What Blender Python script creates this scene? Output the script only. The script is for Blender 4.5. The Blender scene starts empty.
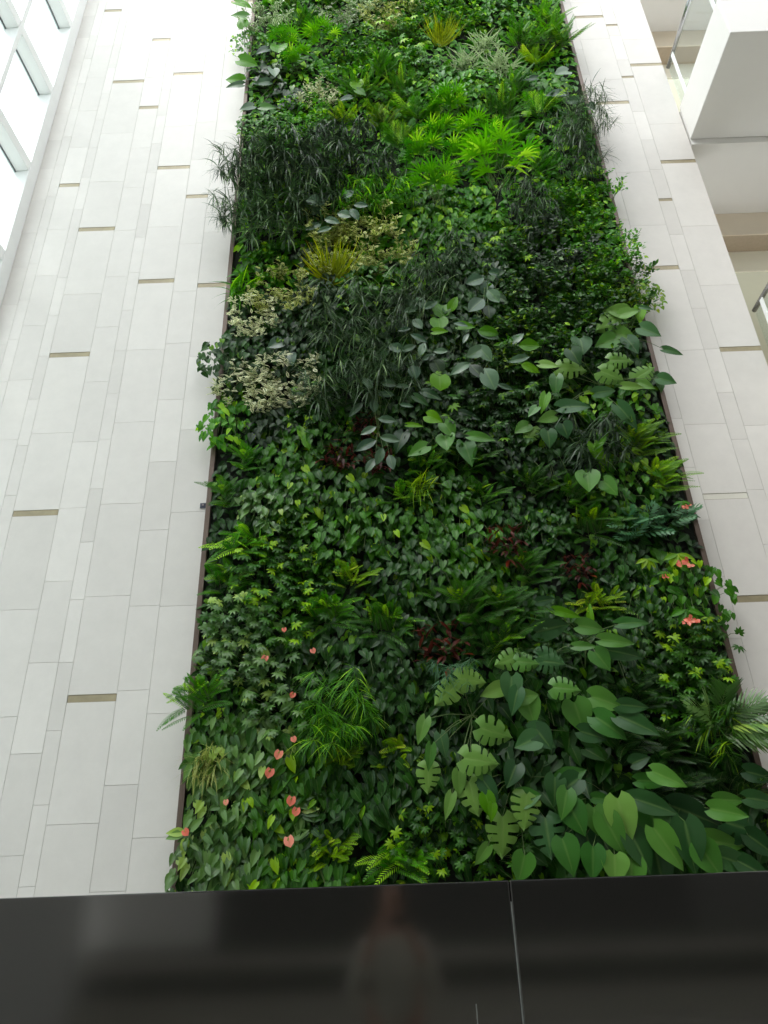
import bpy, math, random
from mathutils import Vector, Matrix, Quaternion
C = bpy.context.scene.collection
V = Vector
rad = math.radians

# ------------------------------------------------------------------ camera
F_PX, TH, ROLL, D, EYE = 750.0, rad(28.4), rad(2.05), 6.5, 1.6
CAM = V((0, -D, EYE))
Fw = V((0, math.cos(TH), math.sin(TH))); U0 = V((0, -math.sin(TH), math.cos(TH))); R0 = V((1, 0, 0))
Uc = U0*math.cos(ROLL) + R0*math.sin(ROLL); Rc = R0*math.cos(ROLL) - U0*math.sin(ROLL)
cd = bpy.data.cameras.new('camera'); cam = bpy.data.objects.new('camera', cd); C.objects.link(cam)
cam.matrix_world = Matrix(((Rc.x, Uc.x, -Fw.x, CAM.x), (Rc.y, Uc.y, -Fw.y, CAM.y), (Rc.z, Uc.z, -Fw.z, CAM.z), (0, 0, 0, 1)))
cd.sensor_fit = 'VERTICAL'; cd.sensor_height = 36; cd.lens = F_PX/1024*36; cd.clip_start = 0.01
bpy.context.scene.camera = cam

def ray(px, py): return (Fw*F_PX + Rc*(px-384) - Uc*(py-512)).normalized()
def at_y(px, py, Y=0.0):
    r = ray(px, py); return CAM + r*((Y-CAM.y)/r.y)
def at_x(px, py, X):
    r = ray(px, py); return CAM + r*((X-CAM.x)/r.x)
def to_px(p):
    d = p-CAM; z = d.dot(Fw)
    return 384 + F_PX*d.dot(Rc)/z, 512 - F_PX*d.dot(Uc)/z, z

# ------------------------------------------------------------------ materials
def lin(c): return tuple(((v/255+0.055)/1.055)**2.4 if v > 10 else v/255/12.92 for v in c) + (1,)
def new_mat(name):
    m = bpy.data.materials.new(name); m.use_nodes = True
    nt = m.node_tree; return m, nt, nt.nodes['Principled BSDF']
def plain(name, col, rough=0.5, metal=0.0, noise=0.0, nscale=8.0, bump=0.0, ior=None):
    m, nt, b = new_mat(name)
    b.inputs['Roughness'].default_value = rough; b.inputs['Metallic'].default_value = metal
    if ior: b.inputs['IOR'].default_value = ior
    tc = nt.nodes.new('ShaderNodeTexCoord'); n = nt.nodes.new('ShaderNodeTexNoise')
    n.inputs['Scale'].default_value = nscale; n.inputs['Detail'].default_value = 4
    nt.links.new(tc.outputs['Object'], n.inputs['Vector'])
    hs = nt.nodes.new('ShaderNodeHueSaturation'); hs.inputs['Color'].default_value = lin(col)
    mr = nt.nodes.new('ShaderNodeMapRange'); mr.inputs['To Min'].default_value = 1-noise; mr.inputs['To Max'].default_value = 1+noise
    nt.links.new(n.outputs['Fac'], mr.inputs['Value']); nt.links.new(mr.outputs['Result'], hs.inputs['Value'])
    nt.links.new(hs.outputs['Color'], b.inputs['Base Color'])
    if bump:
        bp = nt.nodes.new('ShaderNodeBump'); bp.inputs['Strength'].default_value = bump; bp.inputs['Distance'].default_value = 0.02
        nt.links.new(n.outputs['Fac'], bp.inputs['Height']); nt.links.new(bp.outputs['Normal'], b.inputs['Normal'])
    return m

def leaf_mat(name, a, b_, young=None, cream=None, rough=0.4, trans=0.3, young_at=0.9, var=0.25, cream_at=0.45, spec=0.32):
    """a..b: leaf colours, young: colour of the newest leaves, cream: variegated margin colour"""
    m, nt, b = new_mat(name); N = nt.nodes.new; L = nt.links.new
    at = N('ShaderNodeAttribute'); at.attribute_name = 'leaf'; sp = N('ShaderNodeSeparateColor'); L(at.outputs['Color'], sp.inputs['Color'])
    mx = N('ShaderNodeMix'); mx.data_type = 'RGBA'; mx.inputs['A'].default_value = lin(a); mx.inputs['B'].default_value = lin(b_)
    L(sp.outputs['Red'], mx.inputs['Factor']); col = mx.outputs['Result']
    if young:
        g = N('ShaderNodeMath'); g.operation = 'GREATER_THAN'; g.inputs[1].default_value = young_at; L(sp.outputs['Red'], g.inputs[0])
        m2 = N('ShaderNodeMix'); m2.data_type = 'RGBA'; m2.inputs['B'].default_value = lin(young); L(col, m2.inputs['A']); L(g.outputs[0], m2.inputs['Factor']); col = m2.outputs['Result']
    if cream:
        r = N('ShaderNodeMapRange'); r.inputs['From Min'].default_value = cream_at; r.inputs['From Max'].default_value = cream_at+0.2; L(sp.outputs['Green'], r.inputs['Value'])
        m3 = N('ShaderNodeMix'); m3.data_type = 'RGBA'; m3.inputs['B'].default_value = lin(cream); L(col, m3.inputs['A']); L(r.outputs['Result'], m3.inputs['Factor']); col = m3.outputs['Result']
    else:                                                     # paler midrib
        r = N('ShaderNodeMapRange'); r.inputs['From Min'].default_value = 0.0; r.inputs['From Max'].default_value = 0.14
        r.inputs['To Min'].default_value = 0.20; r.inputs['To Max'].default_value = 0.0; L(sp.outputs['Green'], r.inputs['Value'])
        m3 = N('ShaderNodeMix'); m3.data_type = 'RGBA'; m3.inputs['B'].default_value = lin((150, 175, 110)); L(col, m3.inputs['A']); L(r.outputs['Result'], m3.inputs['Factor']); col = m3.outputs['Result']
    oi = N('ShaderNodeObjectInfo'); mr = N('ShaderNodeMapRange'); mr.inputs['To Min'].default_value = 1-var; mr.inputs['To Max'].default_value = 1+var
    L(oi.outputs['Random'], mr.inputs['Value']); hs = N('ShaderNodeHueSaturation'); hs.inputs['Saturation'].default_value = 1.1; L(col, hs.inputs['Color']); L(mr.outputs['Result'], hs.inputs['Value'])
    L(hs.outputs['Color'], b.inputs['Base Color']); b.inputs['Roughness'].default_value = rough; b.inputs['Specular IOR Level'].default_value = spec
    tr = N('ShaderNodeBsdfTranslucent'); h2 = N('ShaderNodeHueSaturation'); h2.inputs['Value'].default_value = 1.25
    L(hs.outputs['Color'], h2.inputs['Color']); L(h2.outputs['Color'], tr.inputs['Color'])
    ms = N('ShaderNodeMixShader'); ms.inputs['Fac'].default_value = trans
    L(b.outputs[0], ms.inputs[1]); L(tr.outputs[0], ms.inputs[2]); L(ms.outputs[0], nt.nodes['Material Output'].inputs['Surface'])
    return m

M = {
 'mid':   leaf_mat('leaf_mid_green', (34, 76, 20), (70, 122, 34), (138, 178, 50), young_at=0.9),
 'deep':  leaf_mat('leaf_deep_green', (24, 56, 18), (48, 92, 30), (104, 152, 40), young_at=0.94),
 'gloss': leaf_mat('leaf_glossy_green', (52, 94, 38), (116, 152, 84), (158, 186, 96), rough=0.32, young_at=0.92, spec=.5),
 'bright':leaf_mat('leaf_bright_green', (62, 124, 34), (106, 166, 52), (158, 202, 74), trans=0.32, young_at=0.9),
 'fresh': leaf_mat('leaf_fresh_green', (50, 108, 32), (96, 156, 48), (152, 200, 70), trans=0.36, young_at=.85),
 'lime':  leaf_mat('leaf_lime', (88, 136, 34), (146, 182, 54), (186, 206, 78), trans=0.35),
 'dark':  leaf_mat('leaf_blackish_green', (34, 54, 34), (64, 86, 58), (116, 142, 96), rough=0.38, trans=0.15, young_at=0.93),
 'strap': leaf_mat('leaf_narrow_dark', (38, 60, 34), (76, 104, 66), (128, 154, 104), rough=0.38, trans=0.2, young_at=0.9),
 'rubber':leaf_mat('leaf_rubber_grey', (48, 76, 56), (88, 116, 86), rough=0.32, trans=0.1, var=0.1, spec=.5),
 'lily':  leaf_mat('leaf_shield_lime', (66, 122, 28), (108, 158, 44), rough=0.38, trans=0.3, var=0.1),
 'mons':  leaf_mat('leaf_monstera', (66, 114, 52), (130, 166, 88), rough=0.35, trans=0.2, var=0.1),
 'monsd': leaf_mat('leaf_monstera_dark', (38, 74, 40), (72, 108, 66), rough=0.35, trans=0.15, var=0.1),
 'philo': leaf_mat('leaf_philodendron', (50, 100, 42), (96, 142, 66), rough=0.35, trans=0.2, var=0.1, spec=.45),
 'philod':leaf_mat('leaf_philodendron_dark', (26, 58, 28), (52, 88, 46), rough=0.35, trans=0.15, var=0.1, spec=.4),
 'vari':  leaf_mat('leaf_variegated_yellow', (84, 120, 46), (120, 146, 60), cream=(214, 216, 140), cream_at=0.35),
 'white': leaf_mat('leaf_variegated_white', (96, 124, 78), (140, 156, 110), cream=(236, 234, 196), cream_at=0.32),
 'silver':leaf_mat('leaf_variegated_silver', (70, 100, 62), (110, 138, 88), cream=(196, 208, 170), cream_at=0.35),
 'grass': leaf_mat('leaf_yellow_grass', (120, 140, 36), (176, 184, 60), trans=0.4),
 'blue':  leaf_mat('leaf_blue_green', (56, 104, 66), (108, 150, 112), trans=0.2),
 'red':   leaf_mat('leaf_dark_red', (58, 24, 24), (96, 44, 38), (150, 70, 54), trans=0.2),
 'pink':  leaf_mat('petal_pink', (222, 120, 104), (240, 160, 140), rough=0.35, trans=0.2, var=0.05),
 'stem':  plain('stem_green', (86, 110, 52), 0.6, noise=0.1),
 'twig':  plain('stem_brown', (70, 62, 44), 0.7, noise=0.1),
}

# ------------------------------------------------------------------ mesh builder
class MB:
    def __init__(s): s.v = []; s.f = []; s.c = []
    def add(s, vs, fs, cs=None):
        o = len(s.v); s.v += [tuple(v) for v in vs]; s.f += [tuple(i+o for i in f) for f in fs]
        s.c += cs if cs else [(0.5, 0.5, 0.5, 1)]*len(vs)
    def box(s, x0, x1, y0, y1, z0, z1, col=None):
        vs = [(x, y, z) for z in (z0, z1) for y in (y0, y1) for x in (x0, x1)]
        s.add(vs, [(0, 2, 3, 1), (4, 5, 7, 6), (0, 1, 5, 4), (2, 6, 7, 3), (0, 4, 6, 2), (1, 3, 7, 5)], [col]*8 if col else None)
    def tube(s, pts, r, n=5, r2=None, caps=True):
        pts = [V(p) for p in pts]; k = len(pts); vs = []; r2 = r if r2 is None else r2
        for i, p in enumerate(pts):
            t = (pts[min(i+1, k-1)]-pts[max(i-1, 0)]).normalized()
            a = t.orthogonal().normalized() if i == 0 else (a - t*a.dot(t)).normalized()
            b = t.cross(a); rr = r+(r2-r)*i/max(1, k-1)
            vs += [p + (a*math.cos(q*2*math.pi/n) + b*math.sin(q*2*math.pi/n))*rr for q in range(n)]
        fs = [(i*n+q, i*n+(q+1) % n, (i+1)*n+(q+1) % n, (i+1)*n+q) for i in range(k-1) for q in range(n)]
        if caps: fs += [tuple(range(n))[::-1], tuple((k-1)*n+q for q in range(n))]
        s.add(vs, fs)
    def mesh(s, name, mat, smooth=False):
        me = bpy.data.meshes.new(name); me.from_pydata(s.v, [], s.f); me.materials.append(mat)
        ca = me.color_attributes.new('leaf', 'FLOAT_COLOR', 'POINT')
        ca.data.foreach_set('color', [x for c in s.c for x in c])
        if smooth: me.polygons.foreach_set('use_smooth', [True]*len(me.polygons))
        me.update(); return me
    def build(s, name, mat, parent=None, smooth=False, bevel=0):
        o = bpy.data.objects.new(name, s.mesh(name, mat, smooth)); C.objects.link(o)
        if parent: o.parent = parent
        if bevel:
            b = o.modifiers.new('bevel', 'BEVEL'); b.width = bevel; b.segments = 2; b.limit_method = 'ANGLE'
        return o
def struct(o): o['kind'] = 'structure'; return o
def tag(o, label, cat, group=None):
    o['label'] = label; o['category'] = cat
    if group: o['group'] = group
    return o
def thing(name, label, cat, loc=(0, 0, 0), group=None):
    o = bpy.data.objects.new(name, None); C.objects.link(o); o.location = loc; o.empty_display_size = 0.1
    return tag(o, label, cat, group)

# ------------------------------------------------------------------ leaves
def interp(tab, t):
    for (a, x), (b, y) in zip(tab, tab[1:]):
        if t <= b: return x+(y-x)*(t-a)/(b-a)
    return tab[-1][1]
HEART = [(0, .34), (.05, .68), (.14, .93), (.28, 1), (.45, .9), (.62, .7), (.78, .42), (.9, .17), (1, 0)]
OVAL = [(0, .05), (.12, .5), (.3, .88), (.5, 1), (.7, .82), (.88, .42), (1, 0)]
LANCE = [(0, .15), (.15, .7), (.35, 1), (.6, .78), (.85, .35), (1, 0)]
ROUND = [(0, .55), (.15, .85), (.4, 1), (.6, .95), (.8, .7), (.92, .42), (1, 0)]
PROF = {'round': (ROUND, .12), 'heart': (HEART, .20), 'arrow': (HEART, .15), 'oval': (OVAL, 0), 'lance': (LANCE, 0)}
def frame(d, n):
    d = d.normalized(); n = (n - d*n.dot(d))
    n = n.normalized() if n.length > 1e-4 else d.orthogonal().normalized()
    return d, n, d.cross(n)
def leaf(mb, base, d, n, L, W, kind='heart', droop=.15, fold=.25, rows=4, cols=2, rv=None, wave=0.0, rg=random):
    d, n, x = frame(V(d), V(n)); rv = rg.random() if rv is None else rv
    prof, lobe = PROF[kind]; vs = []; cs = []; ph = rg.random()*6
    for i in range(rows+1):
        t = (i/rows)**(1.4 if lobe else 1.0); w = interp(prof, t)*W/2
        for j in range(-cols, cols+1):
            s = j/cols; a = abs(s)
            al = L*(t - lobe*a**1.5*(1-t)**3)
            h = a*w*fold - droop*L*t*t + wave*L*math.sin(ph+t*9+s*2)*a
            vs.append(base + d*al + x*(s*w) + n*h); cs.append((rv, a, t, 1))
    k = 2*cols+1
    mb.add(vs, [(i*k+j, i*k+j+1, (i+1)*k+j+1, (i+1)*k+j) for i in range(rows) for j in range(k-1)], cs)
def monstera_leaf(mb, base, d, n, L, W, droop=.2, fold=.12, rv=None, K=4, rg=random):
    d, n, x = frame(V(d), V(n)); rv = rg.random() if rv is None else rv
    for side in (-1, 1):
        ts = []; K = rg.choice((4, 5)); cut = [0]+[(k+rg.uniform(-.18, .18))/K*.93 for k in range(1, K)]+[1]
        for k in range(K):
            a, b = cut[k], cut[k+1]; g = (b-a)*(.0 if k == K-1 else rg.uniform(.12, .34))
            ts += [a, (a+b-g)/2, b-g]
        ts.append(1.0); inn = rg.uniform(.3, .42)
        vs = []; cs = []
        for ti, t in enumerate(ts):
            k, r = divmod(ti, 3)
            w = max(interp(HEART, t), .04 if t < 1 else 0)*W/2
            for a in (0, inn, .74, 1):
                tt = t
                if a > .5 and ti < 3*K:
                    mid = (ts[3*k]+ts[3*k+2])/2; tt = mid+(t-mid)*(1.0 if a < .9 else .8)
                al = L*(tt + a*a*.10*(1-t) - .34*a**1.5*(1-t)**3)
                h = a*w*fold - droop*L*t*t - (.10*L*a*a if a > .5 else 0)
                ww = w*(a if not (a == 1 and r != 1) else .96)
                vs.append(base + d*al + x*(side*ww) + n*h); cs.append((rv, a, t, 1))
        fs = []
        for i in range(len(ts)-1):
            for j in range(3):
                if j >= 1 and i % 3 == 2 and i < 3*K-1 and not (j == 1 and i > 99): continue
                fs.append((i*4+j, i*4+j+1, (i+1)*4+j+1, (i+1)*4+j))
        mb.add(vs, fs, cs)
def frond(mb, st, base, d, n, L, pairs, lw, ll, droop=.35, kind='lance', rv=None, rg=random, ang=60, rows=2):
    """pinnate frond: arching rachis with leaflet pairs"""
    d, n, x = frame(V(d), V(n)); rv = rg.random() if rv is None else rv; pts = []
    for i in range(7):
        t = i/6; pts.append(base + d*(L*t) + V((0, -.2, -.8))*(droop*L*t*t))
    st.tube(pts, .0035, 3, .001, False)
    for i in range(pairs):
        t = .12+.88*(i+.5)/pairs; q = t*6; k = min(5, int(q)); p = pts[k].lerp(pts[k+1], q-k); tg = (pts[k+1]-pts[k]).normalized()
        sz = ll*(math.sin(math.pi*min(1, .18+t*.80))**.7)
        for sd in (-1, 1):
            a = rad(ang*(1-.45*t)); dd = tg*math.cos(a) + x*sd*math.sin(a)
            leaf(mb, p, dd, n, sz, lw, kind, .2, .1, rows, 1, rv + rg.uniform(-.06, .06), rg=rg)
def palmate(mb, base, d, n, L, W, k=7, spread=200, droop=.3, rv=None, rg=random, kind='lance', rows=3):
    d, n, x = frame(V(d), V(n)); rv = rg.random() if rv is None else rv
    for i in range(k):
        a = rad(spread*((i+.5)/k-.5)); dd = d*math.cos(a)+x*math.sin(a)
        leaf(mb, base, dd, n, L*rg.uniform(.82, 1)*(1-.25*abs(i/(k-1)-.5)), W, kind, droop, .15, rows, 1, min(1, max(0, rv+rg.uniform(-.05, .05))), rg=rg)

# ------------------------------------------------------------------ plant prototypes (local: x right, -y out of the wall, z up)
def rnd_disc(rg, rx, rz):
    while True:
        a, b = rg.uniform(-1, 1), rg.uniform(-1, 1)
        if a*a+b*b < 1: return a*rx, b*rz
def clump(kind, seed):
    rg = random.Random(seed*7919+sum(map(ord, kind))); f = MB(); s = MB(); fl = None
    def vec(down=.8, sx=1.0, out=.4): return V((rg.uniform(-sx, sx), -out*rg.uniform(.2, 1.2), -down+rg.uniform(-.5, .5)))
    def nor(up=.35, j=.35): return V((rg.uniform(-j, j), -1, up+rg.uniform(-j, j)))
    if kind in ('pothos', 'anthurium', 'ivy', 'broad'):
        n, l0, l1, w = {'pothos': (105, .075, .115, .72), 'anthurium': (115, .085, .135, .62), 'ivy': (150, .045, .075, .85), 'broad': (34, .13, .21, .72)}[kind]
        for v in range(7):
            x, z = rnd_disc(rg, .2, .2); s.tube([(x*.3, .02, z*.3), (x, -.08, z+.03), (x*1.4, -.13, z-.15)], .004, 4, .002, False)
        for i in range(n):
            x, z = rnd_disc(rg, .33, .34); r = 1-(x*x+z*z)/.16
            b = V((x, -.03-rg.random()*.17*max(.3, r), z)); L = rg.uniform(l0, l1)
            leaf(f, b, vec(.9, .8, .35), nor(.25, .4), L, L*w*rg.uniform(.85, 1.1), 'heart', rg.uniform(.05, .3), .3, 4, 2, rg=rg)
            if i % 3 == 0: s.tube([(x*.7, 0, z*.7+.02), (x*.9, b.y*.6, z+.03), b], .002, 3, .0015, False)
    elif kind in ('fern', 'limefern', 'bluefern'):
        n, L0, pr, lw, ll = {'fern': (30, .32, 15, .0105, .060), 'limefern': (26, .27, 12, .014, .056), 'bluefern': (14, .30, 6, .034, .12)}[kind]
        for i in range(n):
            a = rg.uniform(-1.9, 1.9); x, z = rnd_disc(rg, .12, .12)
            d = V((math.sin(a), -rg.uniform(.5, 1.3), math.cos(a)*.8+.05))
            frond(f, s, V((x, -.02, z)), d, V((rg.uniform(-.3, .3), -rg.uniform(.5, 1.1), .55)), L0*rg.uniform(.7, 1.15), pr, lw, ll, rg.uniform(.3, .6), rg=rg)
    elif kind == 'palm':
        for i in range(13):
            a = rg.uniform(-1.5, 1.5); d = V((math.sin(a), -rg.uniform(.4, 1.0), math.cos(a)*.9+.2)); x, z = rnd_disc(rg, .08, .08)
            frond(f, s, V((x, -.02, z)), d, V((rg.uniform(-.3, .3), -rg.uniform(.4, 1), .6)), .5*rg.uniform(.7, 1.15), 11, .020, .17, rg.uniform(.35, .7), ang=55, rg=rg, rows=3)
    elif kind == 'fan':
        for i in range(13):
            a = rg.uniform(-1.2, 1.2); d = V((math.sin(a)*.8, -rg.uniform(.4, 1.0), math.cos(a)*.9)).normalized(); L = rg.uniform(.18, .42); x, z = rnd_disc(rg, .1, .1)
            b = V((x, -.02, z)); p1 = b+d*L*.6; p2 = b+d*L+V((0, -.03, -.01)); s.tube([b, p1, p2], .004, 4, .003, False)
            palmate(f, p2, d+V((0, -.3, -.1)), V((0, -rg.uniform(.1, .7), .8)), rg.uniform(.16, .24), .026, 8, 210, rg.uniform(.25, .5), rg=rg)
    elif kind in ('strap', 'finestrap'):
        for j in range(16):
            x, z = rnd_disc(rg, .26, .28); b = V((x, -.02, z)); tip = b+V((rg.uniform(-.1, .1), -rg.uniform(.14, .3), rg.uniform(-.08, .1)))
            s.tube([b, b.lerp(tip, .5)+V((0, 0, .02)), tip], .005, 4, .003, False)
            for i in range(17):
                p = b.lerp(tip, rg.uniform(.5, 1)); a = rg.uniform(0, 6.28)
                leaf(f, p, V((math.cos(a), -rg.uniform(0, .8), math.sin(a)*.6-.5)), V((0, -.6, .8)), rg.uniform(.13, .22), .016 if kind == 'strap' else .010, 'lance', rg.uniform(.25, .8), .1, 4, 1, rg=rg)
    elif kind == 'grass':
        for i in range(75):
            a = rg.gauss(0, .75); x, z = rnd_disc(rg, .07, .05)
            leaf(f, V((x, -.02, z)), V((math.sin(a), -rg.uniform(.2, .8), math.cos(a)+.1)), V((0, .8, .5)), rg.uniform(.25, .42), .012, 'lance', rg.uniform(.2, .7), .1, 5, 1, rg=rg)
        s.tube([(0, .02, -.03), (0, -.04, 0)], .02, 6)
    elif kind == 'spider':
        for i in range(80):
            a = rg.uniform(0, 6.28); x, z = rnd_disc(rg, .16, .14)
            leaf(f, V((x, -.04, z)), V((math.cos(a), -rg.uniform(.3, 1.0), math.sin(a)*.8)), V((0, -.2, .9)), rg.uniform(.16, .30), .018, 'lance', rg.uniform(.3, .8), .15, 4, 1, rg=rg)
        s.tube([(0, .02, -.03), (0, -.05, 0)], .02, 6)
    elif kind == 'schefflera':
        for i in range(62):
            x, z = rnd_disc(rg, .33, .33); b = V((x, -.05-rg.random()*.17, z))
            s.tube([(x*.5, 0, z*.6), (x*.85, b.y*.7, z+.02), b], .003, 3, .002, False)
            palmate(f, b, vec(.3, .8, .4), nor(.45, .4), rg.uniform(.055, .08), .024, 7, 300, .3, rg=rg, kind='oval')
    elif kind in ('shrub', 'tiny'):
        n, l0, w = (440, .045, .5) if kind == 'shrub' else (640, .034, .6)
        for j in range(26):
            x, z = rnd_disc(rg, .3, .32); tip = V((x*1.1, -rg.uniform(.10, .24), z+rg.uniform(-.02, .06))); b = V((x*.8, 0, z*.8))
            s.tube([b, b.lerp(tip, .6), tip], .003, 3, .002, False)
            for i in range(n//26):
                p = b.lerp(tip, rg.uniform(.45, 1))+V((rg.gauss(0, .022), rg.gauss(0, .02), rg.gauss(0, .022))); L = l0*rg.uniform(.8, 1.5)
                leaf(f, p, vec(.1, 1, .6), nor(.4, .6), L, L*w, 'oval', .2, .2, 3, 1, rg=rg)
    elif kind == 'croton':
        for i in range(46):
            a = rg.uniform(0, 6.28); x, z = rnd_disc(rg, .17, .17)
            leaf(f, V((x, -.05-rg.random()*.1, z)), V((math.cos(a), -rg.uniform(.5, 1.3), math.sin(a)*.8)), V((0, -.5, .9)), rg.uniform(.08, .15), .035, 'lance', rg.uniform(.1, .5), .3, 4, 1, rg=rg, wave=.03)
        s.tube([(0, .02, -.02), (0, -.08, 0)], .012, 6)
    return f, s

def flower_mb(rg):
    """anthurium bloom: heart shaped spathe with a spadix"""
    m = MB(); leaf(m, V((0, 0, 0)), V((.1, -.35, -1)), V((0, -1, .3)), .075, .075, 'round', .1, .25, 5, 3, rg.random(), rg=rg)
    return m

PROTO = {}
NAMES = {'pothos': 'pothos_plant', 'anthurium': 'anthurium_plant', 'ivy': 'ivy_plant', 'broad': 'philodendron_plant', 'fern': 'fern', 'limefern': 'fern',
         'bluefern': 'fern', 'palm': 'parlour_palm', 'fan': 'fan_palm', 'strap': 'narrow_leaved_shrub', 'finestrap': 'narrow_leaved_shrub', 'grass': 'grass_tuft',
         'spider': 'spider_plant', 'schefflera': 'umbrella_plant', 'shrub': 'leafy_shrub', 'tiny': 'small_leaved_shrub', 'croton': 'croton_plant'}
CATS = {'fern': 'fern', 'limefern': 'fern', 'bluefern': 'fern', 'palm': 'palm', 'fan': 'palm', 'strap': 'shrub', 'finestrap': 'shrub', 'shrub': 'shrub', 'tiny': 'shrub', 'grass': 'grass'}
def proto(kind, mat, var):
    k = (kind, mat, var)
    if k not in PROTO:
        kk = (kind, var)
        if kk not in PROTO: PROTO[kk] = clump(kind, var)
        f, s = PROTO[kk]
        PROTO[k] = (f.mesh('foliage', M[mat], True), s.mesh('stems', M['stem'], True))
    return PROTO[k]
def put_plant(kind, mat, P, label, group, sc, rot, var):
    fm, sm = proto(kind, mat, var)
    r = thing(NAMES[kind], label, CATS.get(kind, 'plant'), P, group)
    r.rotation_euler = (rad(random.uniform(-8, 8)), rot, 0); r.scale = (sc,)*3
    for nm, me in (('foliage', fm), ('stems', sm)):
        o = bpy.data.objects.new(nm, me); C.objects.link(o); o.parent = r
    return r

# ------------------------------------------------------------------ living wall: layout
GX0, GX1 = -1.74, 2.995          # outer edges of the planted field
GTOP = 16.6
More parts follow.
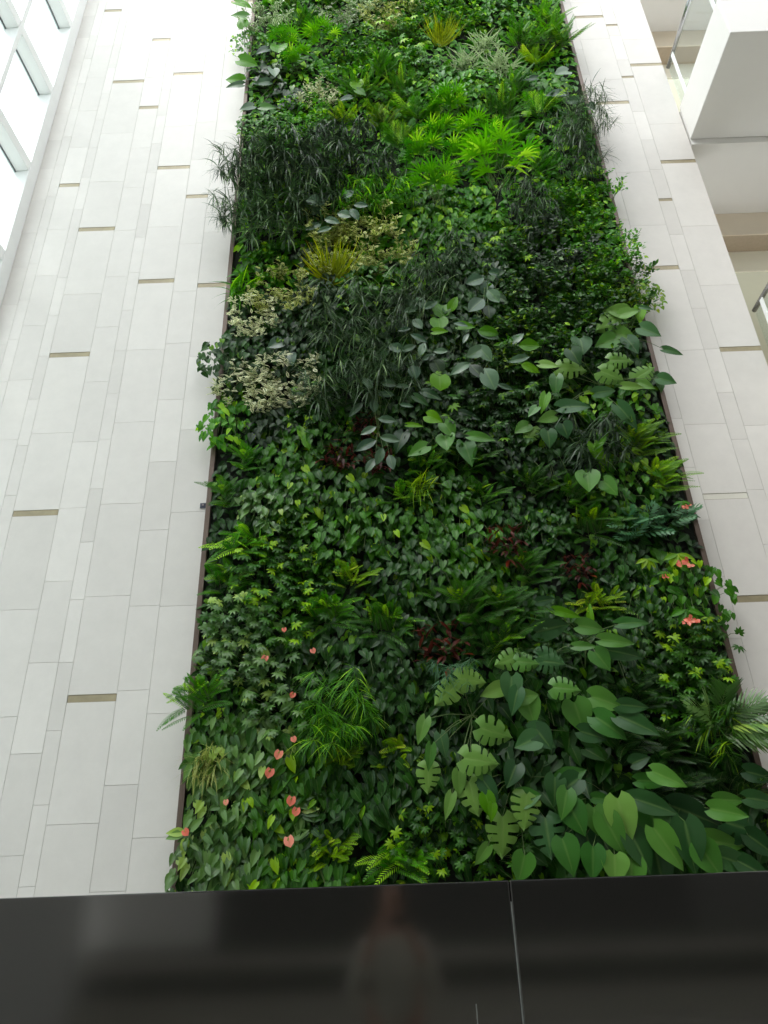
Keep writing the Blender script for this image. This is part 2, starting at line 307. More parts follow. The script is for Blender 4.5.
# (px, py, kind, foliage colour, scale, label): the photo's patches
PATCH = [
 (262, 22, 'shrub', 'silver', 1.0, 'grey-white variegated shrub at the top left corner of the plant wall'),
 (305, 14, 'fern', 'fresh', 1.0, 'fresh green fern at the top edge just right of the grey-white shrub'),
 (352, 18, 'shrub', 'silver', 1.0, 'silvery variegated shrub at the top edge, left of centre'),
 (397, 18, 'shrub', 'vari', 1.0, 'yellow-green small-leaved shrub at the top centre of the plant wall'),
 (440, 12, 'tiny', 'fresh', 1.1, 'fine mid-green shrub at the top edge right of centre'),
 (480, 22, 'ivy', 'deep', 1.1, 'dark green ivy-like creeper near the top, left of the bright palms'),
 (525, 8, 'limefern', 'bright', 1.1, 'bright green fern at the top right corner of the plant wall'),
 (250, 48, 'ivy', 'fresh', 1.0, 'green creeper on the upper left edge under the grey-white shrub'),
 (298, 42, 'fan', 'bright', 0.9, 'bright green fan palm in the upper left among round pale leaves'),
 (345, 60, 'shrub', 'fresh', 1.0, 'mid-green shrub in the upper left between palms and silvery shrub'),
 (270, 82, 'broad', 'dark', 0.7, 'dark blue-green broad-leaved plant in the upper left'),
 (322, 90, 'shrub', 'white', .8, 'small white-flecked shrub in the upper left above the dark narrow-leaved mass'),
 (290, 108, 'tiny', 'fresh', 1.1, 'fresh green shrub directly above the dark narrow-leaved mass'),
 (240, 115, 'ivy', 'mid', 1.0, 'green creeper on the left edge above the dark narrow-leaved mass'),
 (372, 88, 'fern', 'bright', 1.1, 'bright fern in the upper middle with a round lime leaf beside it'),
 (410, 50, 'schefflera', 'bright', 1.1, 'bright green umbrella plant in the upper middle'),
 (445, 55, 'grass', 'grass', .9, 'yellowish grassy tuft in the upper middle'),
 (478, 58, 'spider', 'silver', .9, 'pale striped spider plant high on the right of the middle'),
 (470, 85, 'ivy', 'deep', 1.2, 'dark creeper high in the middle beneath the pale striped plants'),
 (540, 38, 'limefern', 'bright', 1.2, 'bright green fern by the upper right edge'),
 (545, 62, 'palm', 'lime', .8, 'lime green feathery palm by the upper right edge'),
 (560, 90, 'broad', 'deep', .7, 'dark heart-leaved plant by the right edge below the lime palm'),
 (362, 118, 'limefern', 'lime', 1.0, 'yellow-green fern right of the dark narrow-leaved mass'),
 (415, 128, 'palm', 'bright', 1.0, 'bright green palm in the large upper middle cluster'),
 (450, 118, 'fan', 'bright', 1.1, 'bright fan palm in the upper middle cluster, right half'),
 (500, 108, 'fern', 'fresh', 1.1, 'green fern between the two bright palm clusters'),
 (530, 122, 'palm', 'bright', 1.0, 'bright green palm on the upper right, left of the dark edge shrub'),
 (582, 118, 'finestrap', 'strap', 1.0, 'dark narrow-leaved shrub hanging over the upper right edge'),
 (250, 160, 'strap', 'strap', 1.15, 'dark narrow-leaved shrub of the big drooping mass, on its upper left'),
 (245, 212, 'strap', 'strap', 1.15, 'dark narrow-leaved shrub of the big drooping mass, on its lower left'),
 (310, 155, 'strap', 'dark', 1.15, 'blackish narrow-leaved shrub of the big drooping mass, on its upper right'),
 (305, 212, 'strap', 'strap', 1.15, 'dark narrow-leaved shrub of the big drooping mass, on its lower right'),
 (365, 160, 'strap', 'dark', 1.0, 'dark shrub with drooping narrow leaves right of the big drooping mass'),
 (395, 190, 'strap', 'deep', .9, 'dark green narrow-leaved shrub left of the tall bright stem'),
 (440, 160, 'fan', 'fresh', 1.0, 'green fan palm below the bright upper middle cluster'),
 (470, 200, 'broad', 'deep', .6, 'dark broad-leaved plant between the two tall bright palms'),
 (430, 222, 'pothos', 'mid', .9, 'mid-green creeper around the foot of the tall bright stem'),
 (530, 160, 'fern', 'fresh', 1.1, 'green fern right of the tall bright fan palm'),
 (560, 165, 'finestrap', 'dark', 1.0, 'dark narrow-leaved shrub by the right edge above the small-leaved cushion'),
 (540, 205, 'finestrap', 'dark', 1.0, 'dark narrow-leaved shrub right of the tall bright fan palm'),
 (592, 190, 'shrub', 'fresh', 1.0, 'green shrub on the right edge above the dense small-leaved cushion'),
 (600, 240, 'tiny', 'fresh', 1.25, 'dense small-leaved green cushion on the upper right edge'),
 (595, 280, 'tiny', 'mid', 1.25, 'dense small-leaved green cushion on the right above the split-leaf plants'),
 (248, 255, 'pothos', 'mid', .8, 'green creeper on the left edge just below the drooping dark mass'),
 (310, 258, 'pothos', 'dark', .8, 'dark creeper between the drooping dark mass and the yellow grass tuft'),
 (228, 292, 'spider', 'fresh', 1.0, 'green spiky plant jutting over the left edge beside the yellow variegated shrub'),
 (280, 282, 'shrub', 'vari', 1.1, 'yellow variegated shrub near the left edge below the dark mass'),
 (360, 246, 'shrub', 'vari', 1.1, 'yellow variegated shrub to the right of the yellow grass tuft'),
 (415, 258, 'finestrap', 'strap', 1.1, 'dark drooping narrow-leaved shrub below the tall bright stem'),
 (372, 285, 'ivy', 'mid', 1.2, 'green creeper below the right-hand yellow variegated shrub'),
 (470, 258, 'ivy', 'deep', 1.3, 'dark creeper in the middle with a few yellow curled leaves'),
 (515, 258, 'schefflera', 'mid', 1.0, 'green umbrella plant below the tall bright fan palm'),
 (548, 265, 'tiny', 'dark', 1.2, 'dark small-leaved shrub left of the dense green cushion'),
 (232, 328, 'shrub', 'white', 1.0, 'cream-speckled shrub on the left edge'),
 (312, 322, 'ivy', 'deep', 1.2, 'dark green creeper between cream shrubs and the grey narrow-leaved shrub'),
 (268, 388, 'shrub', 'white', 1.15, 'white variegated shrub near the left edge, the palest on the wall'),
 (228, 375, 'ivy', 'deep', 1.1, 'dark creeper on the left edge beside the palest white shrub'),
 (330, 350, 'pothos', 'deep', .8, 'dark creeper left of the grey narrow-leaved shrub'),
 (372, 318, 'finestrap', 'strap', 1.15, 'grey-green narrow-leaved shrub left of the rubber plants'),
 (345, 375, 'finestrap', 'strap', 1.15, 'grey-green narrow-leaved shrub beside the lower rubber plant'),
 (315, 405, 'schefflera', 'deep', 1.0, 'dark umbrella plant right of the palest white shrub'),
 (440, 340, 'ivy', 'deep', 1.2, 'dark creeper filling in behind the upper rubber plant leaves'),
 (430, 420, 'ivy', 'deep', 1.2, 'dark creeper filling in behind the lower rubber plant leaves'),
 (500, 400, 'schefflera', 'deep', 1.1, 'dark umbrella plant between rubber plants and split-leaf plants'),
 (530, 320, 'tiny', 'mid', 1.3, 'green small-leaved shrub right of the upper rubber plant'),
 (575, 318, 'tiny', 'deep', 1.3, 'dark small-leaved shrub above the split-leaf plants'),
 (640, 300, 'ivy', 'lime', .9, 'lime creeper on the right edge above the split-leaf plants'),
 (610, 350, 'broad', 'deep', .7, 'dark broad-leaved plant among the split-leaf plants on the right'),
 (560, 385, 'broad', 'mid', .6, 'green broad-leaved plant left of the split-leaf plants'),
 (590, 432, 'strap', 'dark', 1.0, 'very dark narrow-leaved shrub in the hollow below the split-leaf plants'),
 (645, 412, 'ivy', 'fresh', 1.1, 'green creeper on the right edge below the split-leaf plants'),
 (535, 440, 'ivy', 'deep', 1.1, 'dark creeper below the small round split leaves'),
 (655, 455, 'fern', 'lime', 1.0, 'yellow-green feathery fern on the right edge'),
 (600, 470, 'ivy', 'fresh', 1.1, 'fresh green creeper around the pair of big heart leaves on the right'),
 (235, 425, 'pothos', 'fresh', .9, 'bright green creeper on the left edge below the palest white shrub'),
 (275, 440, 'pothos', 'dark', .9, 'dark creeper below the palest white shrub'),
 (320, 440, 'ivy', 'mid', 1.1, 'green creeper around the single upright lime leaf'),
 (350, 462, 'croton', 'red', .9, 'reddish-brown plant below the lower rubber plant'),
 (232, 465, 'fern', 'fresh', .9, 'fresh green fern on the left edge above the heart-leaved mat'),
 (290, 470, 'pothos', 'mid', 1.0, 'mid-green pothos at the top of the heart-leaved mat on the left'),
 (265, 510, 'pothos', 'gloss', 1.0, 'pale glossy pothos in the heart-leaved mat above the umbrella plants'),
 (330, 510, 'pothos', 'mid', 1.0, 'mid-green pothos left of the centre in the heart-leaved mat'),
 (365, 540, 'pothos', 'mid', 1.0, 'mid-green pothos beside the lime fern'),
 (400, 478, 'limefern', 'fresh', .9, 'fresh green fern just below the lowest rubber leaves'),
 (440, 500, 'pothos', 'mid', .9, 'small-leaved pothos in the middle of the wall'),
 (450, 555, 'pothos', 'mid', 1.0, 'dense pothos in the middle of the wall left of the red croton'),
 (400, 590, 'pothos', 'deep', 1.0, 'dark pothos in the middle left of the lower red croton'),
 (500, 480, 'limefern', 'mid', 1.0, 'green fern right of the middle above the red croton'),
 (560, 475, 'fern', 'mid', 1.0, 'green fern below the split-leaf plants'),
 (505, 548, 'croton', 'red', 1.2, 'dark red croton in the middle of the wall'),
 (520, 520, 'pothos', 'deep', .8, 'dark pothos just above the middle red croton'),
 (545, 565, 'fern', 'mid', 1.1, 'green fern to the right of the middle red croton'),
 (530, 600, 'pothos', 'deep', .8, 'dark pothos above the lower fern cluster'),
 (595, 525, 'fern', 'mid', 1.0, 'mid-green fern left of the blue-green fern'),
 (575, 545, 'croton', 'red', .8, 'dark purple-red plant right of the middle'),
 (648, 500, 'bluefern', 'blue', .9, 'blue-green fern near the right edge'),
 (620, 560, 'pothos', 'deep', .9, 'dark pothos below the blue-green fern'),
 (678, 560, 'broad', 'mid', .6, 'green broad-leaved plant on the right edge around the pink begonia'),
 (232, 545, 'limefern', 'fresh', 1.0, 'fresh green fern on the left edge above the umbrella plants'),
 (285, 560, 'schefflera', 'mid', 1.0, 'mid-green umbrella plant at the top of the big umbrella cluster'),
 (235, 605, 'schefflera', 'gloss', 1.0, 'pale green umbrella plant on the left edge'),
 (285, 640, 'schefflera', 'mid', 1.0, 'mid-green umbrella plant in the lower part of the big umbrella cluster'),
 (240, 665, 'schefflera', 'gloss', 1.0, 'pale green umbrella plant above the left edge fern'),
 (343, 575, 'limefern', 'lime', .9, 'lime fern left of centre halfway up'),
 (350, 625, 'fern', 'fresh', 1.0, 'fresh green feathery fern left of centre'),
 (320, 665, 'pothos', 'deep', 1.0, 'dark pothos right of the umbrella plants'),
 (380, 650, 'pothos', 'deep', 1.0, 'dark pothos left of the lower red croton'),
 (440, 640, 'croton', 'red', 1.3, 'reddish croton above the pale split-leaf plant'),
 (478, 612, 'fern', 'mid', 1.2, 'mid-green fern right of the reddish croton'),
 (500, 645, 'fern', 'deep', 1.1, 'dark green fern behind the big pale leaves'),
 (595, 592, 'limefern', 'lime', 1.0, 'yellow-green fern above the tall heart-leaved plant'),
 (640, 600, 'ivy', 'deep', 1.2, 'dark creeper below the right-hand begonia'),
 (545, 625, 'pothos', 'deep', .9, 'dark pothos behind the tall heart-leaved plant'),
 (690, 615, 'ivy', 'mid', 1.2, 'green creeper on the right edge around the pink flower cluster'),
 (700, 670, 'schefflera', 'mid', 1.0, 'green umbrella plant on the lower right edge'),
 (650, 680, 'fern', 'deep', .9, 'dark fern right of the tall heart-leaved plant'),
 (205, 700, 'ivy', 'mid', .9, 'green creeper on the left edge around the jutting fern'),
 (265, 705, 'schefflera', 'gloss', 1.0, 'pale umbrella plant right of the jutting fern'),
 (330, 715, 'finestrap', 'fresh', 1.0, 'green narrow-leaved plant with arching leaves on the lower left'),
 (395, 700, 'pothos', 'deep', 1.0, 'dark pothos left of the pale split-leaf plant'),
 (215, 755, 'anthurium', 'gloss', 1.0, 'glossy anthurium on the lower left edge'),
 (285, 760, 'anthurium', 'mid', 1.0, 'green anthurium bed plant around the pink blooms on the lower left'),
 (215, 830, 'anthurium', 'gloss', 1.0, 'glossy anthurium in the bottom left corner of the plant wall'),
 (285, 840, 'anthurium', 'mid', 1.0, 'green anthurium along the bottom edge below the pink blooms'),
 (345, 790, 'anthurium', 'deep', .9, 'dark anthurium left of the lime fern'),
 (378, 765, 'limefern', 'lime', .8, 'lime fern at the lower left of centre'),
 (328, 832, 'limefern', 'lime', .9, 'lime fern near the bottom edge, leftmost of the three'),
 (375, 850, 'limefern', 'fresh', 1.0, 'fresh green fern in the middle of the bottom edge ferns'),
 (430, 862, 'limefern', 'lime', .9, 'lime fern on the bottom edge left of the split-leaf plants'),
 (420, 790, 'pothos', 'deep', 1.0, 'dark pothos under the pale split-leaf plant'),
 (450, 840, 'schefflera', 'mid', .9, 'green umbrella plant on the bottom edge'),
 (500, 730, 'broad', 'deep', .8, 'dark broad-leaved plant behind the pale split-leaf plant'),
 (520, 800, 'broad', 'deep', .8, 'dark broad-leaved plant low behind the lower split leaves'),
 (580, 690, 'pothos', 'deep', .9, 'dark pothos behind the stem of the tall heart-leaved plant'),
 (570, 760, 'broad', 'deep', .8, 'dark broad-leaved plant between the two groups of big leaves'),
 (640, 740, 'fern', 'deep', 1.0, 'dark fern in the lower right between big leaf groups'),
 (700, 720, 'strap', 'mid', .9, 'green narrow-leaved plant below the lower right umbrella plants'),
 (725, 770, 'fern', 'deep', 1.0, 'dark fern on the lower right edge under the arching palm'),
 (640, 840, 'broad', 'deep', .9, 'dark broad-leaved plant in the lower right corner bed'),
 (740, 840, 'broad', 'deep', .9, 'dark broad-leaved plant at the bottom right end'),
]
random.seed(11)
used = set()
row = 0; z = 1.35; count = 0
while z < 15.2:
    sp = .345 + .020*(z-1.35)
    x = GX0 + .24 + (row % 2)*sp*.5
    while x < GX1-.14:
        eg = .28 if z < 5.2 else .13; P = V((min(max(x+random.uniform(-.09, .09), GX0+eg), GX1-eg), -.10, z+random.uniform(-.08, .08)))
        px, py, _ = to_px(P); py -= 8
        best = min(PATCH, key=lambda q: (q[0]-px)**2+(q[1]-py)**2*1.3)
        sc = best[4]*random.uniform(.88, 1.08)*(1+.35*(sp/.36-1))
        fol = 'fresh' if py < 235 and best[3] in ('deep', 'mid') else best[3]  # deeper greens lightened near the top: skylight brightness put into leaf colour
        if best[2] in ('palm', 'fan'): sc *= .72
        used.add(best[5]); put_plant(best[2], fol, P, best[5], 'plants: '+best[5], sc, rad(random.uniform(-14, 14)), random.randrange(3)); count += 1
        x += sp
    z += sp*1.02; row += 1
for q in PATCH:
    if q[5] not in used: put_plant(q[2], q[3], at_y(q[0], q[1], -.15), q[5], None, q[4]*.9, 0, random.randrange(3)); count += 1
print('filler plants', count)

# ------------------------------------------------------------------ low creeping leaves that close the gaps
def carpet(name, z0, z1, mat, label, n, L0, seed):
    rg = random.Random(seed); m = MB()
    for i in range(n):
        b = V((rg.uniform(GX0+.07, GX1-.07), -.085-rg.random()*.06, rg.uniform(z0, z1))); L = L0*rg.uniform(.7, 1.3)
        leaf(m, b, V((rg.uniform(-1, 1), -.35*rg.random(), -.7+rg.uniform(-.6, .6))), V((rg.uniform(-.4, .4), -1, .3+rg.uniform(-.4, .4))), L, L*.7, 'heart', .2, .25, 3, 1, rg=rg)
    o = m.build(name, M[mat], None, True); tag(o, label, 'creeper'); o['kind'] = 'stuff'
carpet('creeping_leaves', .9, 4.2, 'deep', 'low dark creeping leaves filling the gaps between plants in the lower part', 5200, .085, 1)
carpet('creeping_leaves', 4.2, 8.0, 'deep', 'low dark creeping leaves filling the gaps between plants in the middle part', 6000, .085, 2)
carpet('creeping_leaves', 8.0, 15.6, 'fresh', 'low green creeping leaves filling the gaps between plants in the top part', 9000, .10, 3)  # lighter green than below, skylight brightness included in the colour

# ------------------------------------------------------------------ feature plants with their own leaves
def img_dir(a):                     # direction in the wall plane for an angle seen in the photo (0 right, 90 down)
    return V((math.cos(rad(a)), 0, -math.sin(rad(a))))
def feature(name, label, cat, root, leaves, mats, kind, out=.30, stem_r=.006, group=None, parts=None, twig='stem', hub=None):
    """root: pixel where the plant leaves the wall; leaves: (px, py, length_px, width/length, tip angle, material, [kind])"""
    rg = random.Random(sum(map(ord, label)))
    R = at_y(root[0], root[1], -.06); t = thing(name, label, cat, R)
    by = {}; s = MB(); H = at_y(hub[0], hub[1], -out*.75)-R if hub else None
    if H: s.tube([V((0, .05, 0)), H*.5+V((0, -.05, 0)), H], stem_r*1.4, 6, stem_r)
    for lf in leaves:
        px, py, lp, wr, an, mt = lf[:6]; kd = lf[6] if len(lf) > 6 else kind
        o = out*rg.uniform(.75, 1.15); c = at_y(px, py, -.08-o); L = lp*(c-CAM).length/F_PX*.92
        tc = (CAM-c).normalized(); n = V((0, -1, .15))+tc*.55+V((rg.uniform(-.3, .3), 0, rg.uniform(-.25, .25))); d = img_dir(an)+V((0, -.25*rg.random(), 0))
        d, n, xx = frame(d, n); base = c-d*L*.45-R; mb = by.setdefault(mt, MB()); rv = rg.uniform(.1, .9)
        if mt == 'lily' and wr >= .9: kd = 'round'
        if kd == 'monstera': monstera_leaf(mb, base, d, n, L, L*max(wr, .95), .15, .12, rv, rg=rg)
        else: leaf(mb, base, d, n, L, L*(wr*1.18 if kd != 'oval' else wr), kd, rg.uniform(.08, .25), .22, 7, 3, rv, wave=.012, rg=rg)
        st = (H if H is not None and rg.random() < .75 else V((rg.uniform(-.05, .05), .02, rg.uniform(-.05, .05))))
        mid = st.lerp(base, .55)+V((0, .02, .03)) if H is None else st.lerp(base, .5)+V((0, -.02, .02))
        s.tube([st, mid, base], stem_r*.55, 5, stem_r*.4, False)
    for mt, mb in by.items(): mb.build('foliage', M[mt], t, True)
    s.build('stems', M[twig], t, True)
    return t
r_, l_ = 'rubber', 'lily'
feature('rubber_plant', 'rubber plant with grey-green oval leaves, lowest and leftmost of the rubber plants', 'plant', (380, 425), [
 (368, 383, 20, .5, 240, r_), (357, 408, 24, .35, 130, r_), (374, 406, 17, .6, 270, r_), (386, 419, 20, .5, 10, r_), (369, 430, 20, .5, 150, r_), (389, 438, 22, .5, 10, r_),
 (367, 444, 26, .5, 150, r_), (380, 455, 22, .5, 110, r_), (371, 464, 22, .45, 120, r_), (391, 461, 20, .55, 80, r_), (385, 394, 18, .45, 10, r_), (388, 383, 18, .6, 10, r_), (392, 367, 16, .6, 20, r_), (402, 386, 15, .45, 10, r_)],
 None, 'oval', .30, twig='stem', hub=(378, 432))
feature('rubber_plant', 'rubber plant with grey leaves just above the lowest one, beside the round lime leaves', 'plant', (405, 350), [
 (384, 354, 18, .45, 140, r_), (397, 348, 20, .65, 200, r_), (408, 348, 20, .4, 330, r_), (422, 349, 20, .45, 290, r_), (414, 371, 18, .8, 80, r_), (417, 323, 18, .6, 60, r_), (440, 351, 16, .5, 10, r_),
 (428, 357, 18, .35, 330, r_), (412, 303, 20, .4, 200, r_), (421, 302, 22, .5, 260, r_), (430, 305, 18, .45, 330, r_), (412, 309, 18, .45, 160, r_), (418, 337, 20, .4, 30, r_), (405, 329, 14, .4, 170, r_), (450, 316, 16, .5, 200, r_),
 (406, 405, 16, .35, 10, r_), (437, 365, 22, .8, 70, 'dark')],
 None, 'oval', .32, hub=(413, 352))
feature('rubber_plant', 'rubber plant with large grey leaves at the upper right of the rubber plants', 'plant', (495, 300), [
 (476, 280, 20, .8, 160, r_), (496, 273, 18, .6, 20, r_), (487, 287, 18, .8, 110, r_), (493, 295, 20, .7, 60, r_), (477, 304, 28, .6, 130, r_), (489, 310, 18, .8, 90, 'dark'), (476, 320, 16, .5, 170, r_), (499, 297, 18, .6, 40, 'dark')],
 None, 'oval', .34, hub=(486, 283))
feature('rubber_plant', 'rubber plant with drooping grey and lime leaves, rightmost of the rubber plants', 'plant', (490, 372), [
 (466, 337, 16, .35, 120, r_), (476, 352, 26, .6, 330, r_), (462, 367, 28, .42, 145, r_), (483, 351, 26, .6, 60, r_), (487, 333, 24, .55, 30, r_), (515, 340, 24, .45, 320, r_), (518, 359, 24, .4, 350, r_), (489, 377, 30, .7, 75, r_),
 (476, 370, 24, .6, 60, 'dark'), (529, 367, 22, .45, 40, l_), (528, 345, 22, .7, 10, l_), (504, 386, 18, .35, 30, r_), (460, 324, 16, .4, 20, r_), (500, 344, 16, .3, 0, l_), (487, 331, 22, .6, 20, l_)],
 None, 'oval', .34, hub=(498, 352))
feature('round_leaved_plant', 'plant with round lime green leaves in the middle of the rubber plants', 'plant', (436, 395), [
 (442, 310, 18, 1.0, 100, l_), (454, 302, 18, .5, 300, l_), (439, 323, 18, .95, 90, l_), (440, 331, 16, .5, 10, l_), (440, 382, 20, 1.0, 90, l_), (434, 418, 18, .8, 30, l_), (449, 429, 20, .85, 60, 'philo'), (446, 442, 22, .85, 90, 'philo'),
 (415, 425, 18, .35, 10, l_), (466, 326, 18, .6, 10, l_), (432, 395, 22, .5, 30, 'philod')], None, 'heart', .33)
feature('philodendron_plant', 'big leaved plant with long pale leaves below the rubber plants', 'plant', (440, 430), [
 (418, 450, 24, .6, 150, 'philo'), (468, 452, 32, .6, 80, 'philo'), (460, 432, 28, .5, 20, 'philod'), (482, 437, 28, .4, 10, 'philo'), (456, 397, 18, .3, 10, 'philo'), (400, 440, 28, .55, 110, 'philod'), (470, 415, 24, .35, 30, 'philod'), (421, 400, 20, .4, 40, 'philod')],
 None, 'heart', .28)
m_, md = 'mons', 'monsd'
feature('monstera_plant', 'split-leaf monstera with pale leaves high on the right edge, above the darker one', 'plant', (625, 335), [
 (610, 322, 30, .8, 150, m_, 'monstera'), (617, 311, 22, .7, 190, m_), (630, 312, 20, .6, 350, m_), (606, 342, 22, .8, 160, m_), (623, 335, 24, .75, 20, m_), (640, 314, 22, .5, 100, 'lily'), (650, 331, 22, .7, 40, md), (632, 345, 22, .7, 70, md), (673, 351, 20, .4, 20, md), (647, 308, 14, .35, 15, md)],
 None, 'heart', .36, hub=(628, 338))
feature('monstera_plant', 'split-leaf monstera with small leaves reaching left beneath the pale one', 'plant', (590, 385), [
 (621, 360, 24, .7, 10, m_, 'monstera'), (572, 368, 28, .6, 10, m_, 'monstera'), (549, 365, 20, .5, 20, m_), (612, 375, 26, .6, 30, m_, 'monstera'), (645, 372, 24, .55, 330, m_, 'monstera'), (633, 386, 22, .4, 10, m_), (646, 385, 18, .6, 30, m_), (605, 391, 24, .5, 350, md),
 (556, 385, 26, .5, 100, 'philo'), (544, 402, 26, .4, 110, 'lily'), (533, 411, 18, .5, 130, 'philo'), (575, 406, 34, .5, 355, md), (547, 418, 20, .6, 160, m_), (582, 345, 22, .9, 90, md), (575, 356, 20, .8, 70, 'philod'), (667, 380, 18, .7, 30, md), (627, 415, 32, .5, 60, md)],
 None, 'heart', .32, hub=(600, 385))
feature('monstera_plant', 'small round split leaves standing alone right of the rubber plants', 'plant', (525, 425), [
 (531, 434, 22, .9, 110, m_, 'monstera'), (522, 428, 18, .8, 150, m_), (549, 438, 20, .8, 90, md), (565, 430, 18, .9, 80, md)], None, 'heart', .26)
feature('philodendron_plant', 'pair of big pale heart leaves near the right edge above the blue-green fern', 'plant', (600, 470), [
 (588, 481, 24, .95, 95, 'philo'), (610, 487, 22, .7, 60, 'philo'), (597, 452, 24, .6, 80, 'lily'), (603, 440, 26, .2, 310, 'lily')], None, 'heart', .3)
feature('philodendron_plant', 'dark leaved plant with two patterned grey leaves left of the grey narrow-leaved shrub', 'plant', (290, 345), [
 (275, 344, 16, .9, 150, 'rubber'), (288, 350, 16, .9, 100, 'rubber'), (291, 359, 15, .8, 80, 'rubber')], None, 'heart', .22)
feature('philodendron_plant', 'plant with one upright lime leaf below the palest white shrub', 'plant', (306, 450), [(302, 433, 22, .5, 260, 'lily'), (306, 441, 20, .5, 70, 'lily')], None, 'oval', .22)
feature('rubber_plant', 'rubber plant with grey leaves at the right foot of the big drooping dark mass', 'plant', (335, 205), [
 (316, 201, 22, .6, 200, r_), (316, 211, 18, .5, 320, r_), (336, 196, 20, .6, 270, r_), (348, 194, 18, .45, 310, r_), (331, 220, 18, .5, 30, r_), (314, 226, 18, .5, 150, r_), (344, 214, 18, .6, 30, r_), (354, 213, 16, .6, 60, r_), (325, 229, 16, .4, 160, r_), (360, 205, 16, .5, 20, r_)], None, 'oval', .3)
feature('philodendron_plant', 'large lime green leaves sticking out over the upper left edge', 'plant', (248, 70), [
 (248, 62, 20, .6, 30, 'lily'), (234, 79, 18, .6, 200, 'lily'), (235, 85, 16, .5, 170, 'philod'), (242, 22, 14, .7, 250, 'lily'), (243, 4, 18, .5, 30, 'lily'), (239, 15, 15, .5, 190, 'philo')], None, 'heart', .26)
feature('philodendron_plant', 'round pale green leaves in the upper left beside the bright fan palm', 'plant', (290, 60), [
 (279, 48, 16, .9, 90, 'lily'), (299, 60, 18, .8, 110, 'philo'), (274, 72, 14, .7, 80, 'rubber'), (262, 50, 14, .5, 140, 'rubber'), (262, 82, 16, .5, 170, 'rubber'), (268, 107, 16, .5, 10, 'philo'), (247, 107, 14, .6, 150, 'rubber')], None, 'heart', .22)
feature('philodendron_plant', 'single round lime leaf in the upper middle', 'plant', (360, 90), [(357, 84, 13, .9, 90, 'lily'), (345, 98, 14, .4, 150, 'rubber'), (361, 92, 12, .6, 40, 'philo')], None, 'heart', .22)
feature('philodendron_plant', 'pale heart leaves by the upper right edge beneath the lime palm', 'plant', (560, 85), [
 (562, 72, 16, .7, 150, 'rubber'), (556, 93, 18, .5, 170, 'rubber'), (577, 100, 14, .5, 10, 'rubber'), (571, 120, 14, .8, 160, 'philo'), (592, 106, 10, .7, 60, 'philod'), (530, 78, 14, .4, 170, 'rubber')], None, 'heart', .24)
feature('monstera_plant', 'pale green split-leaf monstera in the lower middle, left half of the big leaves', 'plant', (480, 720), [
 (446, 694, 30, .65, 140, m_, 'monstera'), (471, 680, 30, .7, 10, m_, 'monstera'), (422, 730, 28, .45, 110, m_), (430, 757, 26, .4, 100, m_), (443, 745, 26, .5, 80, md), (428, 778, 28, .7, 95, m_, 'monstera'), (495, 732, 34, .75, 20, m_, 'monstera'),
 (480, 760, 36, .7, 10, m_, 'monstera'), (459, 783, 26, .5, 95, m_), (493, 691, 26, .6, 160, m_), (511, 689, 30, .7, 100, md), (449, 805, 26, .4, 110, m_), (473, 797, 34, .6, 80, m_, 'monstera'), (485, 775, 24, .6, 60, m_)],
 None, 'heart', .36, hub=(472, 715))
feature('monstera_plant', 'split-leaf monstera in the lower middle with light leaves just under the tall heart leaves', 'plant', (530, 690), [
 (508, 660, 28, .6, 160, m_, 'monstera'), (527, 662, 24, .8, 10, m_, 'monstera'), (551, 658, 28, .5, 10, md, 'monstera'), (515, 701, 28, .55, 110, md), (530, 710, 30, .75, 80, 'philo'), (528, 696, 22, .7, 350, m_), (541, 738, 30, .85, 30, md), (527, 742, 26, .8, 160, md)],
 None, 'heart', .34)
feature('monstera_plant', 'split-leaf monstera with round pale leaves close to the bottom edge, left of the corner bed', 'plant', (515, 780), [
 (526, 810, 34, .95, 100, m_, 'monstera'), (503, 835, 38, .9, 95, m_, 'monstera'), (548, 836, 38, .85, 90, md, 'monstera'), (529, 797, 24, .8, 350, 'philo'), (489, 806, 24, .6, 80, 'lily'), (492, 812, 18, .5, 100, 'lily'), (482, 855, 22, .5, 130, m_), (522, 868, 26, .8, 110, 'philo'), (490, 790, 26, .6, 60, md), (512, 775, 26, .7, 120, 'philod'), (555, 790, 28, .7, 100, 'philod')],
 None, 'heart', .34)
p_, pd = 'philo', 'philod'
feature('philodendron_plant', 'tall philodendron with pointed leaves on a long stem, highest of the lower right', 'plant', (582, 690), [
 (552, 628, 38, .55, 350, pd), (567, 613, 28, .35, 20, 'lily'), (590, 614, 24, .3, 275, 'lily'), (591, 627, 28, .6, 10, p_), (634, 622, 34, .35, 355, p_), (585, 646, 24, .4, 5, p_), (617, 641, 34, .4, 10, p_), (625, 653, 36, .45, 15, pd), (602, 660, 24, .8, 60, p_), (552, 662, 28, .5, 10, md, 'monstera'), (566, 688, 28, .6, 10, p_, 'monstera'), (546, 600, 20, .5, 350, pd)],
 None, 'heart', .36, hub=(586, 640))
feature('philodendron_plant', 'philodendron with broad heart leaves below the tall one, around the same long stem', 'plant', (600, 745), [
 (607, 701, 34, .65, 20, p_), (579, 716, 32, .85, 80, p_), (610, 726, 36, .65, 40, p_), (638, 724, 42, .5, 30, pd), (634, 706, 28, .5, 10, pd), (593, 735, 28, .6, 20, pd), (543, 738, 26, .8, 60, pd)],
 None, 'heart', .34)
